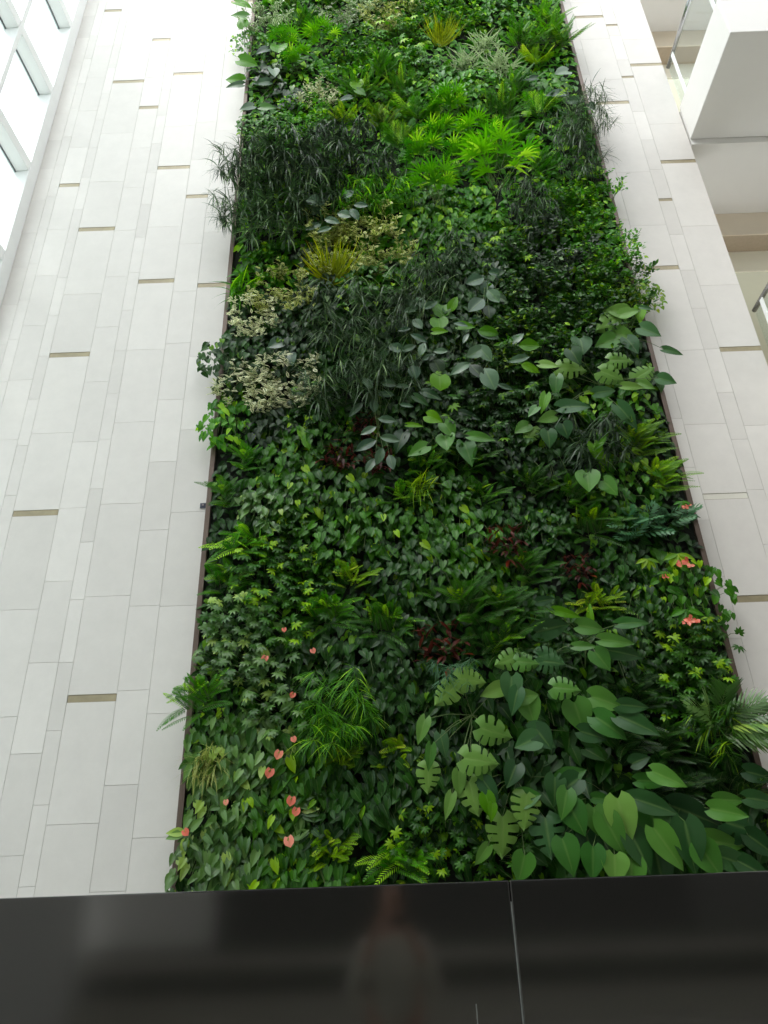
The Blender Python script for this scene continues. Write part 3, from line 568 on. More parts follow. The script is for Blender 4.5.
feature('philodendron_plant', 'philodendron with a bright yellow-lit pointed leaf in the bottom right bed', 'plant', (610, 800), [
 (623, 820, 44, .62, 85, 'mons'), (655, 828, 40, .7, 90, p_), (613, 833, 40, .6, 70, p_), (572, 775, 30, .6, 340, p_), (567, 787, 32, .7, 150, pd), (565, 803, 30, .6, 110, p_), (576, 818, 32, .75, 70, p_), (596, 820, 26, .9, 90, p_), (603, 799, 22, .5, 10, p_), (590, 850, 34, .7, 90, pd), (568, 855, 34, .7, 80, p_), (615, 868, 26, .9, 100, 'mons'), (593, 862, 30, .7, 100, p_)],
 None, 'arrow', .36)
feature('philodendron_plant', 'philodendron with long overlapping leaves along the bottom edge on the right', 'plant', (670, 810), [
 (653, 781, 34, .4, 5, p_), (668, 778, 34, .5, 30, 'philo'), (640, 795, 30, .4, 350, pd), (640, 760, 20, .7, 340, 'philod'), (695, 815, 50, .5, 25, pd), (722, 843, 40, .5, 10, p_), (728, 812, 34, .5, 15, p_), (668, 847, 44, .55, 60, p_), (690, 845, 46, .6, 90, pd), (640, 850, 40, .6, 70, pd), (710, 860, 34, .7, 60, 'philo'), (660, 870, 40, .6, 90, pd), (737, 862, 40, .45, 20, pd), (655, 805, 44, .45, 20, pd), (632, 875, 34, .7, 100, p_), (755, 870, 34, .5, 30, pd)],
 None, 'arrow', .36)
feature('monstera_plant', 'split-leaf monstera at the far right end of the bottom bed', 'plant', (740, 820), [
 (745, 828, 36, .6, 20, md, 'monstera'), (762, 800, 30, .5, 10, pd), (760, 775, 26, .6, 20, pd), (762, 845, 30, .6, 40, pd), (730, 800, 26, .5, 5, 'philo')], None, 'heart', .3)

# single ferns, palms and tall stems that stand out
def single(kind, mat, px, py, label, sc=1.0, rot=0, out=.16, var=0):
    P = at_y(px, py, -out); r = put_plant(kind, mat, P, label, None, sc, rad(rot), var)
    for c in (r,): c.name = NAMES[kind]
    return r
single('fern', 'fresh', 198, 703, 'light green fern jutting out over the lower left edge of the plant wall', 1.0, -30, var=1)
single('fan', 'bright', 497, 190, 'tall bright fan palm right of the middle, the largest of the palms', 1.3, 0, .3, 1)
single('fan', 'bright', 438, 205, 'tall bright stem with a crown of long leaves below the upper middle palms', 1.0, 0, .25, 2)
single('grass', 'grass', 332, 285, 'yellow grass tuft standing upright between the two yellow variegated shrubs', 1.25, 0, .12, 0)
single('palm', 'gloss', 722, 728, 'arching palm with long narrow leaflets over the lower right edge', 1.3, 20, .2, 0)
single('spider', 'vari', 205, 765, 'yellow-striped spider plant among glossy leaves on the lower left edge', .8, 0, .18, 1)
single('finestrap', 'fresh', 345, 715, 'arching green narrow-leaved plant standing proud left of centre near the bottom', .9, 0, .2, 1)
single('finestrap', 'blue', 452, 675, 'blue-green spiky rosette just above the pale split-leaf plant', .6, 0, .24, 2)
single('spider', 'lime', 418, 490, 'light green spiky plant in the middle just below the rubber plants', .7, 0, .2, 1)
single('finestrap', 'strap', 236, 215, 'wispy dark shrub jutting over the left edge below its larger twin', 1.0, 0, .2, 2)
single('finestrap', 'strap', 237, 170, 'large wispy dark shrub jutting over the upper left edge', 1.1, 0, .2, 0)
single('finestrap', 'strap', 592, 130, 'wispy dark shrub jutting over the upper right edge', .9, 0, .16, 1)

# blooms
rgf = random.Random(5)
def bloom_plant(px, py, label, sc=1.0):
    P = at_y(px, py, -.30); t = thing('anthurium_plant', label, 'plant', P)
    b = flower_mb(rgf).build('flower', M['pink'], t, True); b.scale = (sc,)*3; b.rotation_euler = (0, rad(rgf.uniform(-40, 40)), 0); b['label'] = 'pink heart-shaped bloom'
    q = MB(); q.tube([(0, -.006, -.008), (0, -.045, -.026)], .0045, 8, .003); q.build('spadix', M['lime'], b, True)
    s = MB(); s.tube([(0, 0, 0), (.01, .1, .03), (.02, .24, -.05)], .003, 5); s.build('stems', M['stem'], t, True)
    f = MB()
    for i in range(5):
        a = rgf.uniform(0, 6.28); leaf(f, V((.05*math.cos(a), .10, .05*math.sin(a)-.02)), V((math.cos(a), -.1, math.sin(a)-.3)), V((0, -1, .2)), .12, .075, 'heart', .15, .25, 5, 2, rg=rgf)
    f.build('foliage', M['gloss'], t, True)
for px, py, lb, s_ in [
 (280, 751, 'anthurium with a salmon pink bloom, topmost of the lower left group', 1.0), (271, 769, 'anthurium with a red-pink bloom just left of and below the topmost', 1.05),
 (292, 797, 'anthurium with a pink bloom, left of a close pair in the lower left group', 1.0), (297, 808, 'anthurium with a pink bloom, lower of the close pair in the lower left group', .9),
 (288, 837, 'anthurium with a pink bloom, lowest of the lower left group', 1.1), (293, 737, 'anthurium with a small faded bloom above the lower left group', .7),
 (184, 830, 'anthurium with a red bloom at the lower left edge trim', .8), (226, 800, 'anthurium with a small orange-red bloom near the lower left edge', .6),
 (266, 656, 'anthurium with a brownish bloom among the umbrella plants', .85), (284, 628, 'anthurium with a small brown-red bloom on the upper right of the umbrella plants', .6),
 (294, 693, 'anthurium with a brownish bloom under the umbrella plants', .7), (312, 649, 'anthurium with a faded pink bloom right of the umbrella plants', .7)]:
    bloom_plant(px, py, lb, s_)
def begonia(px, py, label, sc=1.0, yellow=True, petals=True):
    P = at_y(px, py, -.30); t = thing('begonia_plant', label, 'plant', P); f = MB(); fl = MB(); s = MB()
    for i in range(5):
        a = rad(200+35*i); leaf(f, V((0, .02, .03)), V((math.cos(a), -.2, -abs(math.sin(a)))), V((0, -1, .3)), .13*sc, .05*sc, 'oval', .2, .25, 5, 2, rg=rgf)
    if petals:
        for i in range(16):
            a = rgf.uniform(0, 6.28); c = V((rgf.uniform(-.055, .055), -.03+rgf.uniform(-.02, .02), -.07+rgf.uniform(-.025, .02)))*sc
            leaf(fl, c, V((math.cos(a), -.5, math.sin(a))), V((0, -1, .1)), .035*sc, .03*sc, 'oval', .1, .3, 3, 2, rg=rgf)
        fl.build('flower', M['pink'], t, True)['label'] = 'cluster of coral pink petals'
    s.tube([(0, .02, .03), (0, .12, .07), (0, .25, .02)], .005, 5)
    f.build('foliage', M['lime' if yellow else 'bright'], t, True); s.build('stems', M['stem'], t, True)
begonia(687, 612, 'begonia with a coral pink flower cluster on the right edge, lower of the pink ones', 1.25, False)
begonia(679, 556, 'begonia with yellow leaves and a little pink on the right edge', 1.2)
begonia(648, 561, 'begonia with two yellow drooping leaves left of the pink ones', .9, True, False)
begonia(664, 574, 'tiny red-pink flower hanging below the yellow-leaved begonias', .5, False)
begonia(683, 503, 'begonia with a small orange-pink flower on the right edge above the yellow-leaved ones', .7, False)

# ------------------------------------------------------------------ living wall carrier and trim
car = thing('planting_panel', 'dark felt planting panel with brown metal edge trim carrying the wall of plants', 'wall panel', ((GX0+GX1)/2, 0, 0))
cx = (GX0+GX1)/2
b = MB(); b.box(GX0+.05-cx, GX1-.05-cx, -.075, -.001, 0, GTOP); b.build('felt_backing', plain('dark_felt', (22, 28, 18), .95, noise=.3, nscale=20, bump=.6), car)
brown = plain('bronze_trim', (104, 88, 78), .45, .3, noise=.08)
for a in (GX0, GX1-.05):
    b = MB(); b.box(a-cx, a+.05-cx, -.11, -.001, 0, GTOP); b.build('edge_trim', brown, car, bevel=.004)

# ------------------------------------------------------------------ stone wall with bonded panels
stone, nt, bs = new_mat('pale_limestone')
N = nt.nodes.new; L = nt.links.new
at = N('ShaderNodeAttribute'); at.attribute_name = 'leaf'; sp = N('ShaderNodeSeparateColor'); L(at.outputs['Color'], sp.inputs['Color'])
mx = N('ShaderNodeMix'); mx.data_type = 'RGBA'; mx.inputs['A'].default_value = lin((214, 210, 204)); mx.inputs['B'].default_value = lin((226, 222, 216)); L(sp.outputs['Red'], mx.inputs['Factor'])
tc = N('ShaderNodeTexCoord'); nz = N('ShaderNodeTexNoise'); nz.inputs['Scale'].default_value = 5; nz.inputs['Detail'].default_value = 8; nz.inputs['Roughness'].default_value = .7; L(tc.outputs['Object'], nz.inputs['Vector'])
mr = N('ShaderNodeMapRange'); mr.inputs['From Min'].default_value = .3; mr.inputs['From Max'].default_value = .7; mr.inputs['To Min'].default_value = .955; mr.inputs['To Max'].default_value = 1.03; L(nz.outputs['Fac'], mr.inputs['Value'])
hs = N('ShaderNodeHueSaturation'); L(mx.outputs['Result'], hs.inputs['Color']); L(mr.outputs['Result'], hs.inputs['Value']); L(hs.outputs['Color'], bs.inputs['Base Color']); bs.inputs['Roughness'].default_value = .55

WT, WX0, WX1 = 17.0, -4.39, 4.235
kx = .8125
colsL = [-2.14, -2.60, -2.95, -3.48, -3.645, -3.98, -4.54, -4.69, -5.02, -5.17, -5.41]
colsR = [3.69, 3.885, 4.43, 4.645, 5.21]
slotpx = {  # column left edge index -> pixel rows of its bronze slots
 ('L', 0): [(212, 287), (233, 3)], ('L', 1): [(196, 198)], ('L', 2): [(88, 702), (156, 283), (172, 169), (186, 75)], ('L', 4): [(144, 109), (156, 41)],
 ('L', 3): [(123, 0)], ('L', 5): [(31, 516), (67, 357), (92, 231), (124, 83)], ('L', 7): [(63, 187), (106, 12)],
 ('R', 1): [(750, 602), (724, 499), (656, 270), (615, 104), (588, 18)], ('R', 2): [(664, 201), (627, 78), (612, 26)], ('R', 3): [(741, 351), (678, 163), (644, 66)]}
phase_px = {('L', 0): (200, 605), ('L', 1): (140, 606), ('L', 2): (88, 702), ('L', 3): (75, 662), ('L', 4): (60, 662), ('L', 5): (31, 516), ('L', 6): (40, 445), ('L', 7): (63, 187), ('L', 8): (30, 300), ('L', 9): (40, 200),
            ('R', 0): (712, 577), ('R', 1): (750, 602), ('R', 2): (664, 201), ('R', 3): (741, 351)}
rgs = random.Random(3); wall = MB(); wall.box(WX0-.30, WX0+.001, .002, .03, 0, WT, (.5, 0, 0, 1)); JT = .003; SLOTS = []
def column(x0, x1, side, i):
    w = x1-x0; h = .99 if w > .34 else (.79 if w > .2 else .60)
    z0 = at_y(*phase_px[(side, i)]).z % h
    cuts = [z0+h*k for k in range(-1, int(WT/h)+2)]
    sl = [at_y(*p).z for p in slotpx.get((side, i), [])]; SH = .066 if w > .2 else .05
    cuts = sorted(set([0.0, WT]+[c for c in cuts if .05 < c < WT-.05 and all(abs(c-s) > h*.35 for s in sl)]+sl))
    for a, b_ in zip(cuts, cuts[1:]):
        lo = a+(SH if a in sl else 0)
        r = rgs.random(); wall.box(x0+JT/2, x1-JT/2, 0, .03, lo+JT/2, b_-JT/2, (r, 0, 0, 1))
    for p in slotpx.get((side, i), []): SLOTS.append((x0, x1, at_y(*p).z, SH, side, p))
xs = [c*kx for c in colsL]; xs[0] = GX0; xs[-1] = WX0
for i in range(len(xs)-1): column(xs[i+1], xs[i], 'L', i)
xs = [c*kx for c in colsR]; xs[0] = GX1; xs[-1] = WX1
for i in range(len(xs)-1): column(xs[i], xs[i+1], 'R', i)
wall.box(GX0, GX1, 0, .03, 0, WT, (.5, 0, 0, 1))
wf = struct(wall.build('wall_far', stone))
bk = MB(); bk.box(WX0-.30, WX1, .032, .30, 0, WT); struct(bk.build('wall_core', plain('joint_mortar', (176, 172, 163), .9, noise=.05), wf))
bronze = plain('bronze_slot', (158, 147, 118), .4, .15, noise=.35, nscale=9)
slot_lab = {
 (212, 287): 'slim slot in the left stone wall half hidden by the green spiky plant', (233, 3): 'slim slot in the left stone wall at the very top beside the plants',
 (196, 198): 'speckled brown slot in the left stone wall beside the drooping dark shrub', (88, 702): 'brown metal slot low in the left stone wall, lowest on that side',
 (156, 283): 'brown-ended slot in the left stone wall level with the yellow variegated shrub', (172, 169): 'thin brown slot in the left stone wall level with the dark narrow-leaved mass',
 (186, 75): 'faint pale slot high in the left stone wall beside the lime leaves', (144, 109): 'short slot high in the left stone wall, third from the top of its strip',
 (156, 41): 'short faint slot near the top of the left stone wall, right of centre', (123, 0): 'tiny slot cut by the top edge of the left stone wall',
 (31, 516): 'yellowish brown slot at the far left, halfway up the left stone wall', (67, 357): 'bluish-ended brown slot in the left stone wall, next above the yellowish one',
 (92, 231): 'thin grey slot in the left stone wall below the window transoms', (124, 83): 'thin slot high in the left stone wall nearer the window side',
 (63, 187): 'short grey slot in the left stone wall closest to the window', (106, 12): 'short slot at the top of the left stone wall by the window frame',
 (750, 602): 'olive brown slot low in the right stone wall, lowest on that side', (724, 499): 'pale slot in the right stone wall level with the blue-green fern', 
 (656, 270): 'white and gold streaked slot in the right stone wall next to the green cushion', (615, 104): 'brown slot high in the right stone wall beside the lime palm',
 (588, 18): 'faint slot at the top of the right stone wall next to the plants', (664, 201): 'small square-ended slot, lowest in the narrow strip of the right stone wall',
 (627, 78): 'small slot in the narrow strip of the right stone wall, middle of three', (612, 26): 'small topmost slot in the narrow strip of the right stone wall',
 (741, 351): 'golden brown slot at the right end of the right stone wall beside the second handrail', (678, 163): 'orange-brown slot in the right stone wall beside the white balcony underside', (644, 66): 'speckled slot in the right stone wall beside the glass balustrade'}
slotrim = plain('slot_rim', (150, 138, 112), .5, .2, noise=.1)
palebronze = plain('pale_slot', (225, 222, 210), .4, .1, noise=.1)
for x0, x1, z, sh, side, p in SLOTS:
    t = thing('wall_slot', slot_lab[p], 'wall slot', ((x0+x1)/2, 0, z)); w = (x1-x0)/2-.004
    b = MB(); b.box(-w, w, .004, .0315, .003, sh-.003); b.build('slot_plate', palebronze if p == (724, 499) else bronze, t)
    b = MB(); b.box(-w, w, .002, .0315, 0, .0025); b.box(-w, w, .002, .0315, sh-.0025, sh); b.build('slot_rim', slotrim, t)
P = at_y(203, 506); w_ = .028
t = thing('wall_socket', 'small dark square socket on the left stone wall beside the plants', 'socket', (P.x, 0, P.z))
b = MB(); b.box(-w_, w_, -.012, 0, -w_, w_); b.build('cover_plate', plain('socket_dark', (50, 54, 70), .4, noise=.1), t, bevel=.003)
b = MB(); b.box(-w_*.3, w_*.4, -.016, -.0125, -.002, .014); b.build('socket_face', plain('socket_face', (140, 130, 130), .4), t)

# ------------------------------------------------------------------ window wall on the left
win = bpy.data.objects.new('window_1', None); C.objects.link(win); win['kind'] = 'structure'
win.location = (WX0, 0, 0); win.rotation_euler = (0, 0, -rad(3.6))      # local -y runs towards the camera, local -x is outdoors
white = plain('white_frame', (236, 238, 236), .35, noise=.01)
def loc_y(px, py):                                         # where a sight line meets the inner plane of the window wall
    n = V((math.cos(rad(3.6)), -math.sin(rad(3.6)), 0)); o = V((WX0, 0, 0)); r = ray(px, py); p = CAM + r*((o-CAM).dot(n)/r.dot(n)); q = p-o
    return -(q.x*math.sin(rad(3.6))+q.y*math.cos(rad(3.6))), p.z
ends = [loc_y(70.5, 26.5), loc_y(52, 94), loc_y(28, 170), loc_y(4, 262)]
print('window ends', ends)
tz = sorted(e[1] for e in ends); jw = sum(e[0] for e in ends)/4; mu = loc_y(22, 33)[0]; print('jamb', jw, 'mullion', mu, tz)
step = (tz[-1]-tz[0])/3; zs = [tz[0]+step*k for k in range(-5, 7) if .4 < tz[0]+step*k < WT]
DP = .22; bay = mu-jw; ys = [jw]
b = MB(); b.box(-DP, .0, -jw, .0005, 0, WT); b.build('window_jamb', white, win, bevel=.006)
nb = 6; MW = .07
for k in range(1, nb+1):
    b = MB(); y = -(jw+bay*k); b.box(-DP, 0, y-MW, y, 0, WT); b.build('window_mullion', white, win, bevel=.004)
TH_ = .16
for z in zs:
    for k in range(nb):
        a = -(jw+bay*k)-(MW if k else 0); c = -(jw+bay*(k+1))
        b = MB(); b.box(-DP, -.004, c+.002, a-.002, z, z+TH_); b.build('window_transom', white, win, bevel=.004)
gasket = plain('dark_gasket', (70, 74, 78), .5)
glass, nt, bs = new_mat('window_glass'); tb = nt.nodes.new('ShaderNodeBsdfTransparent'); tb.inputs['Color'].default_value = (.93, .97, .97, 1); gl = nt.nodes.new('ShaderNodeBsdfGlossy'); gl.inputs['Roughness'].default_value = .02
ms = nt.nodes.new('ShaderNodeMixShader'); ms.inputs[0].default_value = .06; nt.links.new(tb.outputs[0], ms.inputs[1]); nt.links.new(gl.outputs[0], ms.inputs[2]); nt.links.new(ms.outputs[0], nt.nodes['Material Output'].inputs['Surface'])
zz = [0]+zs+[WT]
for k in range(nb):
    a = -(jw+bay*k)-(MW if k else 0); c = -(jw+bay*(k+1))
    for z0, z1 in zip(zz, zz[1:]):
        lo = z0+(TH_ if z0 else 0)
        if z1-lo < .1: continue
        b = MB(); b.box(-DP+.02, -DP+.035, c+.002, a-.002, lo+.002, z1-.002); b.build('window_pane', glass, win)
        g = MB(); g.box(-DP+.036, -DP+.05, c+.003, a-.003, z1-.014, z1-.002); g.build('window_gasket', gasket, win)
# rest of the left side behind the glazing bays
yl = -(jw+bay*nb)-MW
b = MB(); b.box(-.3, 0, -16.5, yl-.005, 0, WT); o = b.build('wall_left', plain('white_plaster', (226, 226, 222), .7, noise=.02)); struct(o); o.location = win.location; o.rotation_euler = win.rotation_euler

# ------------------------------------------------------------------ galleries on the right
plaster = plain('white_plaster_gallery', (232, 230, 226), .6, noise=.015)
tileb = plain('beige_tile', (232, 220, 200), .5, noise=.08, nscale=3); tilet = plain('taupe_tile', (178, 162, 140), .5, noise=.12, nscale=30); cream = plain('cream_wall', (248, 244, 226), .6, noise=.02)
sage = plain('grey_sage_wall', (182, 180, 160), .6, noise=.03)
steel = plain('brushed_steel', (190, 190, 192), .22, .95, noise=.04)
BX = WX1+.02
pb = at_y(689.5, 139.6, 0); zt = at_y(678, 108, 0).z
# front end of the slab: sight line through (725, 32.5) at the soffit height
r = ray(725, 32.5); pf = CAM + r*((pb.z-CAM.z)/r.z); print('balcony', pb, zt, pf)
pr = at_y(667, 68, 0)
rail_z = pr.z
r = ray(690, 0); p2 = CAM + r*((BX-CAM.x)/r.x); print('rail', rail_z, p2)
BY = pf.y
STOREY = rail_z - at_y(751, 311, 0).z; print('storey', STOREY)
def balcony(dz, label, xoff=0):
    t = thing('balcony', label, 'balcony', (BX+xoff, 0, pb.z-dz))
    H = zt-pb.z
    b = MB(); b.box(0, 5.0-xoff, BY, -.004, 0, H); b.build('slab', plaster, t, bevel=.01)
    hr = rail_z-pb.z
    gp = MB(); gp.box(.035, .050, BY+.03, -.02, H+.04, hr-.06); gp.build('glass_panel', glass, t)
    ch = MB(); ch.box(.02, .065, BY+.02, -.01, H+.001, H+.045); ch.build('base_channel', steel, t)
    h = MB(); h.tube([(.04, BY+.02, hr), (.04, -.005, hr)], .028, 12); h.build('handrail', steel, t, True)
    for y in (-.22, BY+.10):
        q = MB(); q.box(.012, .028, y-.03, y+.03, H-.05, hr-.03); q.build('post', white, t, bevel=.003)
balcony(0, 'white balcony slab with glass balustrade and steel handrail, upper right corner')
balcony(STOREY, 'lower balcony whose steel handrail and white post show at the right edge')
# gallery interior behind the stone pier, on each storey
for k, dz in enumerate((-STOREY, 0, STOREY, 2*STOREY)):
    base = pb.z-dz
    if base < .5: continue
    c0 = at_y(692, 148, .30)                          # gallery ceiling a little below the slab soffit
    zc = base-.10
    # depth of the bulkhead from the sight line through (717, 215)
    r = ray(717, 214); q = CAM + r*((pb.z-.10-CAM.z)/r.z); Y1 = q.y
    q2 = at_y(727, 235, Y1); h1 = pb.z-.10-q2.z
    r = ray(733, 252); q3 = CAM + r*((q2.z-CAM.z)/r.z); Y2 = q3.y
    q4 = at_y(740, 271, Y2); h2 = q2.z-q4.z
    if k == 1: print('bulkhead', Y1, h1, Y2, h2)
    s_ = MB(); s_.box(BX+.0, 9.2, .0, Y1, zc, base+.62); struct(s_.build('floor_gallery', plaster))
    s_ = MB(); s_.box(WX1+.02, 9.2, Y1+.002, Y1+.02, zc-h1, base+.6); s_.build('trim_1', tileb)['kind'] = 'structure'
    s_ = MB(); s_.box(WX1+.02, 9.2, Y1+.022, Y2, zc-h1+.001, base+.6); s_.build('trim_2', tilet)['kind'] = 'structure'
    s_ = MB(); s_.box(WX1-1.5, 9.2, Y2+.002, Y2+.03, zc-h1-h2, base+.6); s_.build('trim_3', cream)['kind'] = 'structure'
b = MB(); b.box(2.5, 9.2, Y2+1.6, Y2+1.8, 0, WT); struct(b.build('wall_gallery', sage))
b = MB(); b.box(9.22, 9.4, -17, Y2+1.8, 0, WT); struct(b.build('wall_right', plain('grey_right_wall', (150, 148, 142), .6, noise=.05)))

# ------------------------------------------------------------------ black polished granite wall in front
GY = CAM.y+2.4
pl, pr_ = at_y(0, 897, GY), at_y(768, 872, GY); ztop = (pl.z+pr_.z)/2; print('granite top', pl.z, pr_.z)
gran, nt, bs = new_mat('black_granite'); N = nt.nodes.new; L = nt.links.new
tc = N('ShaderNodeTexCoord'); n1 = N('ShaderNodeTexNoise'); n1.inputs['Scale'].default_value = 180; n1.inputs['Detail'].default_value = 6; L(tc.outputs['Object'], n1.inputs['Vector'])
cr = N('ShaderNodeValToRGB'); cr.color_ramp.elements[0].position = .45; cr.color_ramp.elements[0].color = (.008, .0082, .0075, 1); cr.color_ramp.elements[1].position = .75; cr.color_ramp.elements[1].color = (.013, .0132, .0125, 1)
L(n1.outputs['Fac'], cr.inputs['Fac']); L(cr.outputs['Color'], bs.inputs['Base Color']); bs.inputs['Roughness'].default_value = .09; bs.inputs['IOR'].default_value = 2.1
def jx(px, py): return at_y(px, py, GY).x
j = jx(516, 950); xa, xb = -5.2, 7.4
gw = bpy.data.objects.new('planter_wall', None); C.objects.link(gw); tag(gw, 'low polished black granite wall in front of the plants', 'wall')
edges = [j-3.0, j, j+3.0]; seq = [xa]+edges+[xb]
for a, c in zip(seq, seq[1:]):
    b = MB(); b.box(a+.0012, c-.0012, GY, GY+.35, 0, ztop); b.build('granite_slab', gran, gw, bevel=.004)
jm = plain('pale_joint', (120, 124, 122), .4)
b = MB(); b.box(j-.0018, j+.0018, GY-.0008, GY+.02, 0, ztop-.055); b.build('joint_seam', jm, gw)
j2 = jx(477, 1015); zj2 = at_y(477, 1004, GY).z
b = MB(); b.box(j2-.0014, j2+.0014, GY-.0008, GY+.02, 0, zj2); b.build('joint_seam', jm, gw)

# ------------------------------------------------------------------ the hall around and behind the camera
floor = plain('floor_stone', (168, 164, 156), .25, noise=.05, nscale=2)
b = MB(); b.box(-6, 9.4, -17, Y2+1.8, -.2, 0); struct(b.build('floor', floor))
b = MB(); b.box(-60, -6.02, -60, 60, -.4, -.2); struct(b.build('ground_outside', plain('pale_paving', (190, 190, 186), .8, noise=.1, nscale=.4)))
b = MB(); b.box(-6, 9.4, -17.2, -17, 0, WT); struct(b.build('wall_back', plain('dark_back_wall', (74, 72, 68), .6, noise=.1, nscale=1)))
bw = plain('white_back_panel', (222, 220, 214), .6, noise=.03)
b = MB(); b.box(-5.9, -3.3, -16.99, -16.9, 1.25, 8.8); struct(b.build('trim_4', bw))
b = MB(); b.box(-5.9, 9.3, -16.85, -16.6, .92, 1.12); struct(b.build('trim_5', plain('ledge_stone', (190, 186, 172), .6, noise=.1)))
b = MB(); b.box(-5.9, 9.3, -16.85, -16.2, .01, .50); struct(b.build('trim_7', plain('bench_stone', (170, 166, 152), .6, noise=.1)))
b = MB(); b.box(5.3, 9.3, -16.99, -16.9, 1.25, 8.8); struct(b.build('trim_6', plain('grey_back_panel', (110, 108, 104), .6, noise=.05)))

# ------------------------------------------------------------------ the photographer, who shows as a dim reflection in the black granite
def skin_fig(name, pts, edges, mat, parent, sub=2):
    me = bpy.data.meshes.new(name); me.from_pydata([p[0] for p in pts], edges, []); me.materials.append(mat)
    o = bpy.data.objects.new(name, me); C.objects.link(o); o.parent = parent
    m = o.modifiers.new('skin', 'SKIN'); m.use_smooth_shade = True
    if not me.skin_vertices: me.attributes.new('skin', 'FLOAT', 'POINT')
    for i, p in enumerate(pts):
        r = p[1]; me.skin_vertices[0].data[i].radius = r if isinstance(r, tuple) else (r, r)
    me.skin_vertices[0].data[0].use_root = True
    q = o.modifiers.new('sub', 'SUBSURF'); q.levels = sub; q.render_levels = sub
    return o
PX, PY = -.04, CAM.y-.455
per = thing('person', 'person in light shirt holding a camera up, dimly mirrored in the black granite', 'person', (PX, PY, 0))
skinm = plain('skin', (206, 158, 134), .5, noise=.03); shirt = plain('shirt_cloth', (196, 192, 178), .8, noise=.05); trous = plain('trouser_cloth', (66, 66, 70), .85, noise=.05); hairm = plain('hair_dark', (58, 46, 38), .6, noise=.1)
pts = [((0, 0, .98), (.15, .11)), ((0, 0, 1.18), (.135, .10)), ((0, .01, 1.38), (.16, .11)), ((0, .0, 1.50), (.08, .07)), ((0, .0, 1.56), .052), ((0, .01, 1.63), (.066, .075)), ((0, .015, 1.71), (.078, .095)), ((0, .0, 1.80), (.066, .08)),
       ((0, .105, 1.69), .010)]
ed = [(0, 1), (1, 2), (2, 3), (3, 4), (4, 5), (5, 6), (6, 7)]; ed.append((6, 8))
for sx in (-1, 1):
    k = len(pts)
    pts += [((sx*.17, 0, 1.44), .06), ((sx*.24, .08, 1.20), .043), ((sx*.15, .26, 1.42), .032), ((sx*.095, .33, 1.535), .026), ((sx*.075, .36, 1.575), (.030, .018))]
    ed += [(2, k), (k, k+1), (k+1, k+2), (k+2, k+3), (k+3, k+4)]
    for q in range(4):                                      # fingers curl round the camera body
        j = len(pts); z = 1.560+.018*q; L_ = (.9, 1, .97, .8)[q]
        pts += [((sx*.066, .385*1.0, z), .0085), ((sx*(.060-.012*L_), .402, z+.002), .008), ((sx*(.052-.022*L_), .398, z+.003), .0075)]
        ed += [(k+4, j), (j, j+1), (j+1, j+2)]
    j = len(pts); pts += [((sx*.058, .345, 1.562), .0095), ((sx*.035, .348, 1.575), .008)]; ed += [(k+4, j), (j, j+1)]
    j = len(pts); pts += [((sx*.095, 0, .88), .092), ((sx*.10, .01, .50), .06), ((sx*.105, -.02, .10), .042), ((sx*.11, .09, .045), (.045, .035)), ((sx*.115, .17, .035), (.042, .028))]
    ed += [(0, j), (j, j+1), (j+1, j+2), (j+2, j+3), (j+3, j+4)]
skin_fig('body', pts, ed, skinm, per)
sp_ = [((0, 0, .96), (.17, .13)), ((0, 0, 1.18), (.155, .12)), ((0, .01, 1.38), (.18, .13)), ((0, 0, 1.50), (.085, .08))]; se = [(0, 1), (1, 2), (2, 3)]
for sx in (-1, 1):
    k = len(sp_); sp_ += [((sx*.17, 0, 1.44), .075), ((sx*.24, .08, 1.20), .058), ((sx*.16, .24, 1.40), .043)]; se += [(2, k), (k, k+1), (k+1, k+2)]
skin_fig('shirt', sp_, se, shirt, per)
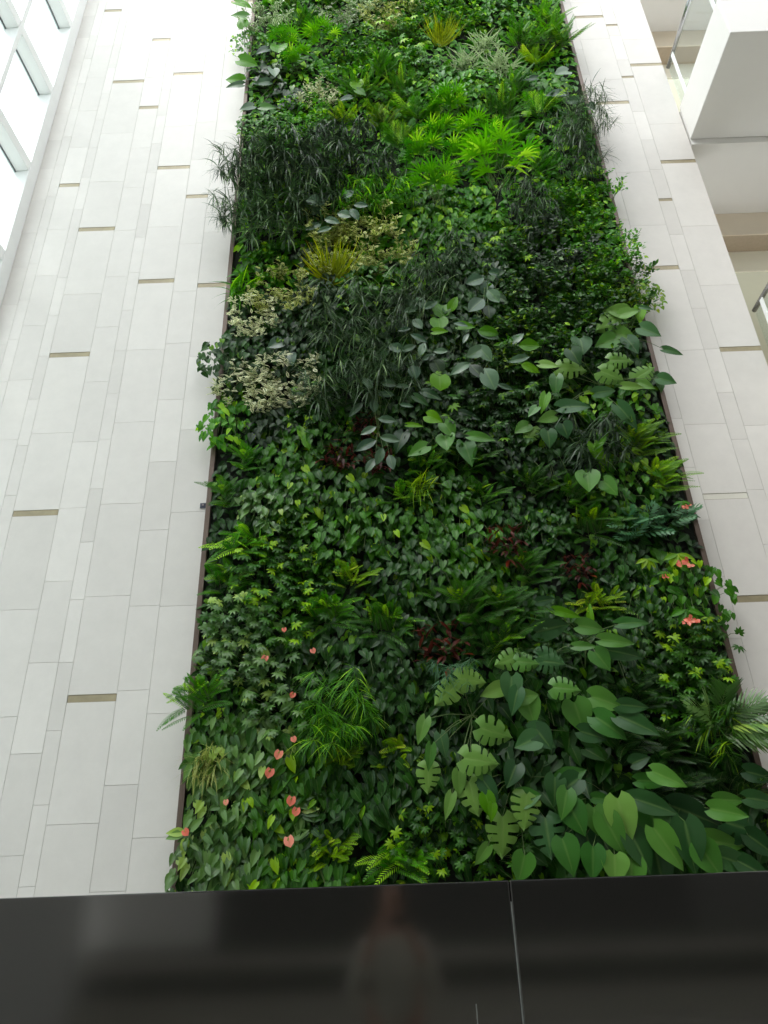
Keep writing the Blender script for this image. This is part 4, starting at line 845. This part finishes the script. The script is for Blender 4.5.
tp = [((0, 0, 1.0), (.165, .125))]; te = []
for sx in (-1, 1):
    k = len(tp); tp += [((sx*.095, 0, .88), .105), ((sx*.10, .01, .50), .075), ((sx*.105, -.02, .10), .06)]; te += [(0, k), (k, k+1), (k+1, k+2)]
skin_fig('trousers', tp, te, trous, per)
hp = [((0, -.03, 1.66), (.075, .06)), ((0, -.035, 1.74), (.09, .085)), ((0, -.01, 1.83), (.075, .08))]
skin_fig('hair', hp, [(0, 1), (1, 2)], hairm, per)
shoe = plain('shoe_leather', (40, 34, 30), .4)
for sx in (-1, 1):
    skin_fig('shoe', [((sx*.105, -.04, .05), (.05, .045)), ((sx*.11, .09, .045), (.052, .042)), ((sx*.115, .19, .035), (.048, .033))], [(0, 1), (1, 2)], shoe, per)
dev = thing('compact_camera', 'small compact camera held up in both hands', 'camera', CAM-Fw*.03)
dev.rotation_euler = (TH, 0, 0); cam_b = plain('camera_body', (60, 60, 64), .3, .4)
b = MB(); b.box(-.05, .05, -.02, .0, -.03, .03); b.build('body', cam_b, dev, bevel=.004)
b = MB(); b.tube([(0, 0.0005, 0), (0, .014, 0)], .022, 24); b.build('lens', plain('lens_barrel', (30, 30, 32), .25, .3), dev)
# ------------------------------------------------------------------ light
w = bpy.data.worlds.new('overcast_sky'); bpy.context.scene.world = w; w.use_nodes = True; nt = w.node_tree
bg = nt.nodes['Background']; bg.inputs['Color'].default_value = (.93, .97, 1, 1); bg.inputs['Strength'].default_value = 2.6
def sun(name, strength, ang, rx, rz, col=(1, 1, 1)):
    l = bpy.data.lights.new(name, 'SUN'); l.energy = strength; l.angle = rad(ang); l.color = col
    o = bpy.data.objects.new(name, l); C.objects.link(o); o.rotation_euler = (rad(rx), 0, rad(rz)); return o
sun('daylight', 2.0, 35, 34, -50, (1, .98, .95))
sc = bpy.context.scene
sc.view_settings.view_transform = 'Standard'; sc.view_settings.look = 'None'; sc.view_settings.gamma = 1; sc.view_settings.use_curve_mapping = False
sc.view_settings.exposure = 0.16
